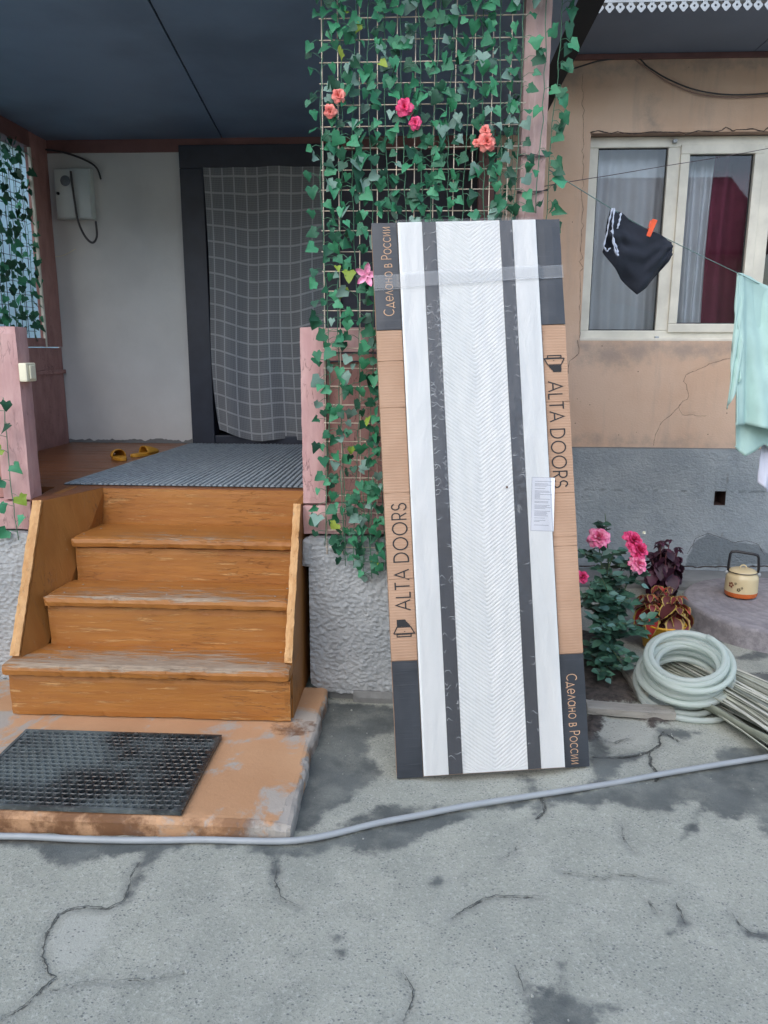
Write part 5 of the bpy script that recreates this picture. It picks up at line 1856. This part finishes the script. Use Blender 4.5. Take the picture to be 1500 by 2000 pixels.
def coleus_leaf(mat_in, mat_edge, seed):
    r = random.Random(seed)
    n = 9
    vs, fs, mi = [], [], []
    fold, curl = r.uniform(.1, .3), r.uniform(.25, .6)
    m = MB()
    rows = []
    for i in range(n + 1):
        t = i / n
        w = .36 * math.sin(math.pi * t ** .72) ** .8 if 0 < i < n else .0
        tooth = .035 if i % 2 else -.015
        wo = max(0, w + (tooth if 0 < i < n else 0)); wi = w * .82
        zc = -curl * t * t
        rows.append([(-wo, t, zc + fold * wo), (-wi, t, zc + fold * wi), (0, t, zc), (wi, t, zc + fold * wi), (wo, t, zc + fold * wo)])
    for q in rows: vs += q
    inner = [(i * 5 + k, i * 5 + k + 1, i * 5 + k + 6, i * 5 + k + 5) for i in range(n) for k in (1, 2)]
    edge = [(i * 5 + k, i * 5 + k + 1, i * 5 + k + 6, i * 5 + k + 5) for i in range(n) for k in (0, 3)]
    m.add(vs, inner, 0, True)
    m.f += edge; m.m += [1] * len(edge); m.smooth += [True] * len(edge)
    return m.mesh('leaf', [mat_in, mat_edge])
def coleus(base, label, r_, h, n_st, mats, edge, seed, sz):
    r = random.Random(seed)
    g = empty('coleus_plant', base, label, 'plant')
    meshes = [coleus_leaf(mm, edge, seed + i) for i, mm in enumerate(mats)]
    st = MB()
    for k in range(n_st):
        a = 2 * math.pi * k / n_st + r.uniform(-.3, .3)
        q = math.sqrt((k + .5) / n_st)
        tip = Vector((r_ * .72 * q * math.cos(a * 2.4), r_ * .72 * q * math.sin(a * 2.4), h * (1 - .45 * q * q) * r.uniform(.88, 1.05)))
        pts = [Vector((tip.x * .2, tip.y * .2, 0)), Vector((tip.x * .7, tip.y * .7, tip.z * .55)), tip]
        st.tube(pts, [.005, .004, .003], 6)
        for lev in range(4):
            f = 1 - lev * .22
            p = pts[1].lerp(pts[2], max(0, f * 2 - 1)) if f > .5 else pts[0].lerp(pts[1], f * 2)
            for s in range(2 if lev else 4):
                b = a + lev * 1.57 + s * (math.pi if lev else math.pi / 2) + r.uniform(-.3, .3)
                dn = -.15 - .35 * lev + r.uniform(-.2, .15)
                d = Vector((math.cos(b), math.sin(b), dn)).normalized()
                zax = (Vector((0, 0, 1)) + Vector((d.x, d.y, 0)) * .4).normalized()
                xax = d.cross(zax).normalized(); zax = xax.cross(d)
                s_ = sz * (.45 if lev == 0 else .9 + .18 * lev) * r.uniform(.85, 1.15)
                o = link('leaf', r.choice(meshes), g)
                o.matrix_local = Matrix(((xax.x * s_, d.x * s_, zax.x * s_, p.x), (xax.y * s_, d.y * s_, zax.y * s_, p.y), (xax.z * s_, d.z * s_, zax.z * s_, p.z), (0, 0, 0, 1)))
    st.build('stem', plain('coleus_stem', srgb(96, 52, 56), .6), g)
    return g
red = [leaf_mat('coleus_red', srgb(150, 38, 40), srgb(178, 60, 58)), leaf_mat('coleus_wine', srgb(104, 34, 38), srgb(134, 46, 48)), leaf_mat('coleus_maroon', srgb(84, 38, 40), srgb(104, 48, 46))]
pur = [leaf_mat('coleus_purple', srgb(62, 28, 48), srgb(84, 38, 60)), leaf_mat('coleus_dark', srgb(46, 24, 40), srgb(66, 34, 52))]
yel = leaf_mat('coleus_yellow_edge', srgb(186, 164, 84), srgb(170, 140, 74))
PB = Vector((1.235, 3.80, .0))
coleus(PB + Vector((-.01, 0, .10)), 'red coleus with yellow leaf edges in the yellow pot', .17, .22, 12, red, yel, 5, .095)
coleus(Vector((1.485, 4.64, .03)), 'dark purple coleus against the grey plinth', .15, .36, 16, pur, pur[0], 9, .082)
def pot():
    g = empty('plant_pot', PB, 'yellow plastic bucket used as a plant pot', 'pot')
    ym = NT('scuffed_yellow_plastic'); p_ = ym.co('Object')
    c = ym.mix(ym.ramp(ym.noise(p_, 14, 5), .45, .7), srgb(214, 160, 38), srgb(184, 128, 34))
    c = ym.mix(ym.ramp(ym.noise(p_, 40, 4), .66, .70), c, srgb(70, 60, 40))
    ymat = ym.set(c, .45)
    MB().lathe([(.002, .004), (.088, .004), (.092, .008), (.108, .128), (.113, .130), (.115, .137), (.111, .141), (.104, .139), (.101, .12), (.098, .118)], 40).build('body', ymat, g)
    MB().lathe([(.0985, .118), (.05, .122), (.001, .124)], 24).build('potting_soil', M['soil'], g)
    # two small printed marks
    for k, an in enumerate((-62, -48)):
        a = rad(an); c_ = Vector((.1035 * math.cos(a), .1035 * math.sin(a), .098))
        tx_ = Vector((-math.sin(a), math.cos(a), 0)); nn = Vector((math.cos(a), math.sin(a), 0)) * .0025
        m = MB()
        for (q, w) in (((0, 0), .004), ((.004, .008), .003), ((-.003, .012), .002)):
            p0 = c_ + tx_ * q[0] + Vector((0, 0, q[1])) + nn
            m.add([p0 - tx_ * w, p0 + tx_ * w, p0 + tx_ * w * .7 + Vector((0, 0, .005)), p0 - tx_ * w * .7 + Vector((0, 0, .005))], [(0, 1, 2, 3)])
        m.build('print_mark', M['black_gap'], g)
pot()
# ------------------------------------------------------------------ ground hose
hp = [(-60, 1632), (0, 1633), (60, 1634), (140, 1638), (230, 1641), (320, 1641), (400, 1640), (470, 1642), (540, 1643), (590, 1640), (650, 1629), (740, 1607), (820, 1592), (900, 1576), (980, 1563), (1060, 1551), (1130, 1540), (1200, 1529), (1280, 1514), (1350, 1502), (1430, 1489), (1500, 1478), (1580, 1466)]
cord('garden_hose', [on(a, b, 2, .010) for a, b in hp], .0105, M['hose_grey'], 'pale grey garden hose lying across the yard in front of the slab', 'hose', 10)


def coil():
    r = random.Random(14)
    c = Vector((1.15, 3.20, .06))
    tilt = Matrix.Rotation(rad(20), 3, 'X') @ Matrix.Rotation(rad(-6), 3, 'Y')
    pts = []
    loops = 19
    per = 36
    prm = []
    for k in range(loops + 1):
        f = k / loops
        prm.append((.205 - .062 * abs(math.sin(f * 7.3)) - .02 * f + r.uniform(-.008, .008), .012 + .160 * f + r.uniform(-.012, .012), r.uniform(-.012, .012), r.uniform(-.012, .012), r.uniform(-.07, .07), r.uniform(-.07, .07)))
    prm[0] = (.222, .004, .035, -.04, 0, 0); prm[1] = (.212, .018, -.015, -.02, .02, .0)
    prm[loops] = (.148, .182, .0, .0, .05, .02); prm[loops - 1] = (.15, .174, .004, -.004, .04, 0)
    for i in range(loops * per):
        k = i // per; t = (i % per) / per
        t2 = t * t * (3 - 2 * t)
        q = [a + (b - a) * t2 for a, b in zip(prm[k], prm[k + 1])]
        a = 2 * math.pi * t + .9
        x, y = q[0] * math.cos(a) + q[2], q[0] * math.sin(a) + q[3]
        pts.append(c + tilt @ Vector((x, y, q[1] + q[4] * x + q[5] * y)))
    for p in pts: p.z = max(p.z, .0125)
    o = MB().tube(pts, .0118, 10).build('hose_coil', M['hose_clear'])
    tag(o, 'coil of milky clear plastic hose resting on the pale strips', 'hose')
coil()


def strip_bundle():
    a, b = Vector((1.20, 3.42, 0)), Vector((1.52, 2.74, 0))
    ax = (b - a).normalized(); sd = Vector((-ax.y, ax.x, 0)); 
    g = empty('strip_bundle', a, 'bundle of thin pale flat strips lying under the hose coil', 'bundle')
    r = random.Random(4)
    wm = [plain('pale_strip_%d' % k, c, .8, .12, 20) for k, c in enumerate((srgb(176, 178, 164), srgb(150, 152, 138), srgb(116, 120, 110), srgb(192, 192, 180)))]
    L0 = (b - a).length
    for k in range(170):
        lay = r.random()
        off = r.gauss(0, .085)
        if abs(off) > .17: off = r.uniform(-.16, .16)
        hmax = .11 * math.sqrt(max(.05, 1 - (off / .19) ** 2))
        z = .012 + hmax * (.25 + .75 * lay)
        L = L0 * r.uniform(.86, 1.06)
        w = r.uniform(.004, .011)
        th = r.uniform(.0022, .004)
        roll = r.uniform(-.5, .5) + off * 3
        yaw = r.gauss(0, .05) + off * .35
        m = MB()
        n = 8
        s0 = r.uniform(-.04, .05)
        bow = r.uniform(-.02, .02)
        vs = []
        for i in range(n + 1):
            t = i / n
            along = s0 + L * t
            lat = off + math.tan(yaw) * (along - L * .35) + bow * math.sin(math.pi * t)
            cz = z + .012 * math.sin(math.pi * t) * lay - .03 * max(0, t - .75) * (1 if lay < .5 else .3)
            c = ax * along + sd * lat + Vector((0, 0, cz))
            wx = sd * math.cos(roll) * w + Vector((0, 0, math.sin(roll) * w)); nz = Vector((0, 0, math.cos(roll))) * th - sd * math.sin(roll) * th
            vs += [c - wx, c + wx, c + wx + nz, c - wx + nz]
        fs = []
        for i in range(n):
            for e in range(4):
                fs.append((i * 4 + e, i * 4 + (e + 1) % 4, (i + 1) * 4 + (e + 1) % 4, (i + 1) * 4 + e))
        fs += [(3, 2, 1, 0), (n * 4, n * 4 + 1, n * 4 + 2, n * 4 + 3)]
        m.add(vs, fs).build('strip', r.choice(wm), g)
    # the olive-grey sheet they lie in, curling up along the near side
    def wrap(u, v):
        an = math.pi * (1.02 - 1.04 * u)
        R = .19
        lat = -R * math.cos(an) * 1.0
        z = .075 - .072 * math.sin(an) ** .7 if 0 < math.sin(an) else .075
        p = ax * (-.02 + (L0 + .03) * v) + sd * lat + Vector((0, 0, z + .004 * math.sin(v * 17 + u * 5)))
        return p
    o = MB().grid(wrap, 20, 24).build('wrapper', plain('olive_grey_sheet', srgb(122, 126, 112), .7, .2, 10, .4, 30), g)
    s = o.modifiers.new('thickness', 'SOLIDIFY'); s.thickness = .006
    # foil end
    pf = ax * (L0 + .02) + sd * -.10 + Vector((0, 0, .06))
    def foil(u, v):
        return pf + ax * (.05 * u) + sd * (.09 * (v - .5)) + Vector((0, 0, .03 * (v - .5) + .012 * math.sin(u * 11 + v * 7) + .01 * math.sin(v * 19)))
    MB().grid(foil, 8, 10, smooth=False).build('foil_scrap', plain('crumpled_foil', srgb(190, 196, 204), .25, .2, 20, Metallic=.8), g)
strip_bundle()

# planks edging the flower bed
def plank(name, a, b, w, h, label, seed):
    a, b = Vector(a), Vector(b)
    L = (b - a).length
    mb = rough_box((0, -w / 2, 0), (L, w / 2, h), .03, .002, .005, 8, seed, .0015)
    o = mb.build(name, M['weathered'], None, a, (0, 0, math.atan2(b.y - a.y, b.x - a.x)))
    tag(o, label, 'plank', 'planks edging the bed')
plank('edging_plank', (.70, 3.055, .0), (1.06, 3.02, .0), .085, .035, 'short weathered grey plank between the wrapped door and the hose coil', 3)
plank('edging_plank', (.962, 3.95, .0), (.968, 3.15, .0), .045, .05, 'long grey edging plank running back beside the rose bush', 6)

# ------------------------------------------------------------------ well cover, kettle, wall ledge
def well_cover():
    c = Vector((2.02, 4.20, 0))
    n = 72
    prof = [(.001, .118), (.2, .118), (.36, .117), (.46, .116), (.515, .114), (.525, .108), (.53, .095), (.527, .06), (.533, .03), (.54, -.02)]
    m = MB().lathe(prof, n)
    out = []
    for p in m.v:
        q = Vector(p); e = mnoise.noise(q * 9) * .008 + mnoise.noise(q * 31) * .004
        rr_ = math.hypot(q.x, q.y)
        if rr_ > .45: q += Vector((q.x, q.y, 0)).normalized() * e
        if q.z > .05: q.z += .0015 * math.sin(rr_ * 90) + mnoise.noise(q * 12) * .002
        out.append(tuple(q))
    m.v = out
    t = NT('trowelled_cement'); p = t.co('Object')
    s = t.sep(p)
    rad_ = t.math('POWER', t.math('ADD', t.math('MULTIPLY', s[0], s[0]), t.math('MULTIPLY', s[1], s[1])), .5)
    ring = t.noise(t.mapv(p, (2, 2, 2)), 6, 6, .7)
    swirl = t.math('SINE', t.math('ADD', t.math('MULTIPLY', rad_, 110), t.math('MULTIPLY', ring, 14)))
    c_ = t.mix(t.ramp(ring, .3, .7), srgb(126, 122, 126), srgb(154, 150, 152))
    c_ = t.mix(t.math('MULTIPLY', t.ramp(swirl, .2, 1), .25), c_, srgb(104, 102, 106))
    mat = t.set(c_, .9, t.bump(t.math('ADD', swirl, t.noise(p, 60, 4)), .3, .004))
    o = m.build('well_cover', mat, None, c)
    tag(o, 'round cement well cover under the enamel kettle', 'well cover')
well_cover()
o = rough_box((.5, 4.80, -.03), (4.2, 5.06, .062), .05, .003, .008, 6, 9, .002).build('wall_ledge', M['old_cement'])
tag(o, 'low cement apron along the foot of the grey plinth', 'ledge')


def kettle():
    p = on(1454, 1170, 2, .12)
    g = empty('enamel_kettle', (p.x, p.y + .06, .121), 'cream enamel kettle with orange band and black handle on the well cover', 'kettle')
    g.scale = (.88, .88, .92)
    cream, orange, blk = plain('cream_enamel', srgb(206, 188, 148), .22, .04, 8, .03), plain('orange_enamel', srgb(204, 104, 50), .22, .06, 8, .03), plain('black_enamel', srgb(36, 36, 40), .35)
    body = MB().lathe([(.101, .036), (.1005, .06), (.0995, .10), (.098, .122), (.094, .134), (.088, .141), (.084, .146), (.083, .155), (.085, .158)], 40).build('body', cream, g)
    MB().lathe([(.001, .004), (.088, .004), (.0955, .007)], 40).build('base', blk, g)
    MB().lathe([(.0955, .007), (.099, .013), (.1012, .036)], 40).build('orange_band', orange, g)
    lid = MB().lathe([(.086, .157), (.084, .163), (.07, .171), (.045, .176), (.02, .178), (.001, .178)], 36).build('lid', cream, g)
    MB().lathe([(.0865, .1555), (.0885, .158), (.086, .161)], 36).build('lid_rim', blk, lid)
    MB().tube([(.022 * math.cos(a), 0, .176 + .022 * math.sin(a)) for a in [math.pi * i / 10 for i in range(11)]], .0045, 8).build('lid_knob', cream, lid)
    # bail handle: two uprights and a grip
    hp_ = [(-.088, 0, .15), (-.088, 0, .19), (-.084, 0, .262), (-.076, 0, .276), (-.05, 0, .281), (.05, 0, .272), (.078, 0, .266), (.086, 0, .25), (.092, 0, .19), (.09, 0, .15)]
    h = MB().tube(hp_, [.007, .009, .009, .009, .0085, .0085, .009, .009, .009, .007], 10).build('handle', blk, g)
    h.rotation_euler = (0, 0, rad(-14))
    for s in (-1, 1):
        l_ = MB().lathe([(.001, .006), (.011, .004), (.013, 0)], 14).build('ear', M['metal_grey'], g, (s * .096 * math.cos(rad(-14)), s * .096 * math.sin(rad(-14)) - .004, .145), (rad(90), 0, rad(-14)))
    # spout behind on the left, short
    MB().tube([(.02, .085, .06), (.03, .115, .085), (.038, .14, .125), (.04, .15, .14)], [.022, .018, .013, .012], 12).build('spout', cream, g)
    # painted flowers on the shoulder facing the yard
    dm, dg = plain('brown_decor', srgb(124, 52, 32), .3), plain('dark_decor', srgb(66, 58, 40), .3)
    def decor(an, z, rad0, mat):
        a = rad(an)
        m = MB()
        cpos = Vector((.1018 * math.cos(a), .1018 * math.sin(a), z)); tx_ = Vector((-math.sin(a), math.cos(a), 0))
        for k in range(5):
            b = 2 * math.pi * k / 5
            ctr = cpos + tx_ * rad0 * math.cos(b) + Vector((0, 0, rad0 * math.sin(b)))
            nn = Vector((math.cos(a), math.sin(a), 0)) * (.0004 + .0004 * k)
            m.add([ctr + nn + tx_ * rad0 * .55 * math.cos(q) + Vector((0, 0, rad0 * .55 * math.sin(q))) - Vector((math.cos(a), math.sin(a), 0)) * (rad0 * .55 * math.cos(q) + rad0 * math.cos(b)) ** 2 * 4 for q in [2 * math.pi * i / 8 for i in range(8)]], [tuple(range(8))])
        m.build('painted_flower', mat, g)
    decor(212, .085, .012, dm); decor(240, .062, .008, dg); decor(228, .098, .005, dg); decor(250, .075, .005, dg)
kettle()

# ------------------------------------------------------------------ washing lines and laundry
A2 = Vector((.455, YP + .02, 2.165))
def line_pt(px, py, y): return on(px, py, 1, y)
lp = [A2, line_pt(1130, 368, 3.22), line_pt(1195, 408, 3.36), line_pt(1250, 440, 3.46), line_pt(1310, 470, 3.58), line_pt(1375, 502, 3.74), line_pt(1440, 533, 3.9), line_pt(1500, 562, 4.06), line_pt(1600, 600, 4.3)]
cord('washing_line', lp, .0018, plain('green_line', srgb(110, 140, 134), .6), 'greenish washing line carrying the black shorts and mint towel', 'washing line', 6)
l1 = [on(1012, 374, 1, YP - .014), on(1100, 357, 1, 3.2), on(1200, 341, 1, 3.4), on(1300, 324, 1, 3.6), on(1400, 308, 1, 3.8), on(1500, 290, 1, 4.0), on(1640, 262, 1, 4.3)]
cord('washing_line', l1, .0016, plain('dark_line', srgb(66, 52, 56), .6), 'thin dark washing line rising from the post across the window', 'washing line', 6)


def sag_cloth(name, outline_top, outline_bot, nu, nv, y_of, mat, fold, thick=.003, seed=0):
    def lerp_poly(P, u):
        t = u * (len(P) - 1); i = min(len(P) - 2, int(t)); f = t - i
        return (P[i][0] + (P[i + 1][0] - P[i][0]) * f, P[i][1] + (P[i + 1][1] - P[i][1]) * f)
    def f(u, v):
        a, b = lerp_poly(outline_top, u), lerp_poly(outline_bot, u)
        px, py = a[0] + (b[0] - a[0]) * v, a[1] + (b[1] - a[1]) * v
        p = on(px, py, 1, y_of(u, v))
        return (p.x, p.y + fold(u, v) + .006 * mnoise.noise(Vector((u * 6, v * 6, seed))), p.z)
    return f
def shorts():
    g = empty('black_shorts', on(1245, 480, 1, 3.45), 'black shorts with white waistband folded over the washing line', 'shorts')
    o0 = g.location.copy()
    def local(fn):
        return lambda u, v: tuple(Vector(fn(u, v)) - o0)
    yb = lambda u, v: 3.36 + .22 * u
    top = [(1192, 410), (1212, 416), (1232, 432), (1262, 448), (1288, 458), (1300, 466), (1311, 474)]
    bot = [(1178, 492), (1196, 520), (1214, 545), (1243, 575), (1262, 560), (1290, 530), (1307, 505)]
    fr = sag_cloth('f', top, bot, 40, 40, yb, None, lambda u, v: -.03 * math.sin(math.pi * v) - .014 * math.sin(u * 16 + v * 5) * v - .02 * mnoise.noise(Vector((u * 5 + v * 4, v * 3 - u * 2, 8))) - .012 * math.sin((u + v) * 22) * v * (1 - v) * 2, seed=3)
    bk = sag_cloth('b', top, [(a + 4, b - 14) for a, b in bot], 40, 40, yb, None, lambda u, v: .03 * math.sin(math.pi * v) + .006 + .01 * math.sin(u * 12) * v, seed=6)
    for nm, fn in (('front', fr), ('back', bk)):
        o = MB().grid(local(fn), 40, 36).build(nm, M['cloth_black'], g)
        s = o.modifiers.new('thickness', 'SOLIDIFY'); s.thickness = .003
    # gathered white waistband hanging at the end
    for k, pl in enumerate((((1196, 407), (1190, 430), (1186, 455), (1179, 480), (1185, 492), (1192, 484)), ((1200, 407), (1196, 440), (1197, 470), (1203, 495), (1207, 500), (1206, 488), (1199, 470), (1194, 450)), ((1213, 416), (1210, 432), (1206, 446)))):
        pts = [Vector(on(a, b, 1, 3.335 - .004 * k)) - o0 for a, b in pl]
        m = MB()
        vs = []
        r = random.Random(k)
        sub = []
        for i in range(len(pts) - 1):
            for s_ in range(5): sub.append(pts[i].lerp(pts[i + 1], s_ / 5))
        sub.append(pts[-1])
        for i, p in enumerate(sub):
            w = .0035 + .002 * math.sin(i * 1.9)
            vs += [p + Vector((-w, 0, 0)), p + Vector((0, -.006 - .002 * math.sin(i * 2.3), 0)), p + Vector((w, 0, 0)), p + Vector((0, .005, 0))]
        fs = [(i * 4 + e, i * 4 + (e + 1) % 4, i * 4 + 4 + (e + 1) % 4, i * 4 + 4 + e) for i in range(len(sub) - 1) for e in range(4)]
        m.add(vs, fs, 0, True).build('waistband', M['trim_white'], g)
shorts()
def peg():
    p = on(1271, 446, 1, 3.47)
    g = empty('clothes_peg', p, 'orange plastic clothes peg holding the black shorts', 'clothes peg')
    g.rotation_euler = (0, rad(18), 0)
    for s in (-1, 1):
        m = bevel_box((-.009, -.004, -.036), (.009, .004, .034), .002)
        for i, q in enumerate(m.v):
            k = max(0, (q[2] - 0) / .034)
            m.v[i] = (q[0] * (1 + .25 * k) , q[1] + s * (.010 + .008 * k) - s * .0 , q[2])
        m.build('jaw', M['peg'], g)
    MB().tube([(-.011, -.012, .0), (-.011, .012, .0)], .002, 6).build('spring', M['metal_grey'], g)
peg()
def towel():
    g = empty('mint_towel', on(1475, 560, 1, 3.98), 'mint green terry towel hung over the washing line', 'towel')
    o0 = g.location.copy()
    local = lambda fn: (lambda u, v: tuple(Vector(fn(u, v)) - o0))
    yb = lambda u, v: 3.93 + .25 * u
    top = [(1440, 533), (1462, 540), (1500, 560), (1540, 578), (1590, 600)]
    f1 = sag_cloth('t', top, [(1428, 830), (1455, 828), (1500, 838), (1545, 850), (1600, 862)], 50, 50, yb, None, lambda u, v: -.04 * v * math.sin(math.pi * v * .6) - (.03 * math.sin(u * 13 + v * 2) + .016 * math.sin(u * 29 - v * 3)) * (.3 + .7 * v) - .008 * mnoise.noise(Vector((u * 9, v * 5, 3))), seed=1)
    f2 = sag_cloth('t', [(a + 2, b + 2) for a, b in top], [(1447, 880), (1460, 893), (1500, 870), (1545, 900), (1600, 905)], 50, 50, yb, None, lambda u, v: .05 * math.sin(math.pi * v * .5) + .02 * math.sin(u * 11 + 1) * v, seed=2)
    f3 = sag_cloth('t', [(1440, 534), (1446, 540), (1452, 548)], [(1413, 798), (1425, 770), (1440, 740)], 16, 40, lambda u, v: 3.92 + .02 * u, None, lambda u, v: -.05 * v + .012 * math.sin(u * 9 + v * 14) * v, seed=9)
    for nm, fn, nu in (('front_fall', f1, 50), ('back_fall', f2, 50), ('side_fold', f3, 16)):
        o = MB().grid(local(fn), nu, 50).build(nm, M['towel'], g)
        s = o.modifiers.new('thickness', 'SOLIDIFY'); s.thickness = .006
    for fn, k in ((f1, .0), (f2, .0)):
        MB().tube([Vector(fn(i / 60, .985)) - o0 + Vector((0, -.001, 0)) for i in range(61)], .0045, 6).build('hem', M['towel'], g)
towel()
def white_cloth():
    fn = sag_cloth('w', [(1496, 820), (1530, 830), (1580, 845)], [(1480, 942), (1500, 962), (1560, 975)], 24, 30, lambda u, v: 4.16 + .14 * u, None, lambda u, v: .03 * math.sin(u * 8 + v * 3) * v, seed=5)
    o = MB().grid(fn, 24, 30).build('white_cloth', M['cloth_white'])
    s = o.modifiers.new('thickness', 'SOLIDIFY'); s.thickness = .003
    tag(o, 'white cloth hanging below the mint towel', 'cloth')
white_cloth()
# wall cables under the eaves
cord('wall_cable', [on(a, b, 1, YB - .02) for a, b in ((1092, 143), (1130, 131), (1175, 118), (1240, 112), (1265, 130), (1300, 152), (1350, 173), (1400, 183), (1450, 185), (1510, 181), (1600, 170))], .0045, M['cable'], 'dark cable swagging over the peach wall above the window', 'cable')
cord('wall_cable', [on(a, b, 1, YB - .012) for a, b in ((1235, 113), (1270, 138), (1310, 163), (1360, 183), (1410, 190), (1460, 190), (1520, 186))], .003, plain('peach_cable', srgb(150, 122, 112), .6), 'thin painted cable just below the dark swagging cable', 'cable')

# ------------------------------------------------------------------ surroundings seen through the trellis and in the panes
m = empty('neighbour_wall', (-3.9, 4.5, 0), 'pale turquoise wall beyond the porch side opening', 'wall')
bevel_box((-.1, -3.2, 0), (.1, 4.5, 3.3), .01).build('panel', plain('pale_turquoise_paint', srgb(204, 228, 230), .8, .06, 3), m)
bevel_box((-.2, -3.3, 3.302), (.2, 4.6, 3.38), .01).build('coping', M['old_cement'], m)
h = empty('opposite_house', (0, -9.5, 0), 'house across the yard mirrored in the window panes', 'house')
bevel_box((-6, -.2, 0), (8, 0, 3.9), .01).build('wall', plain('beige_wall', srgb(196, 170, 146), .85, .06, 2), h)
mm = MB(); mm.add([(-6.4, .55, 3.8), (8.4, .55, 3.8), (8.4, -3.4, 6.2), (-6.4, -3.4, 6.2)] + [(-6.4, .55, 3.7), (8.4, .55, 3.7), (8.4, -3.4, 6.1), (-6.4, -3.4, 6.1)], [(0, 1, 2, 3), (7, 6, 5, 4), (0, 4, 5, 1), (1, 5, 6, 2), (2, 6, 7, 3), (3, 7, 4, 0)])
mm.build('roof', plain('red_brown_roof', srgb(120, 62, 58), .7, .12, 3), h)
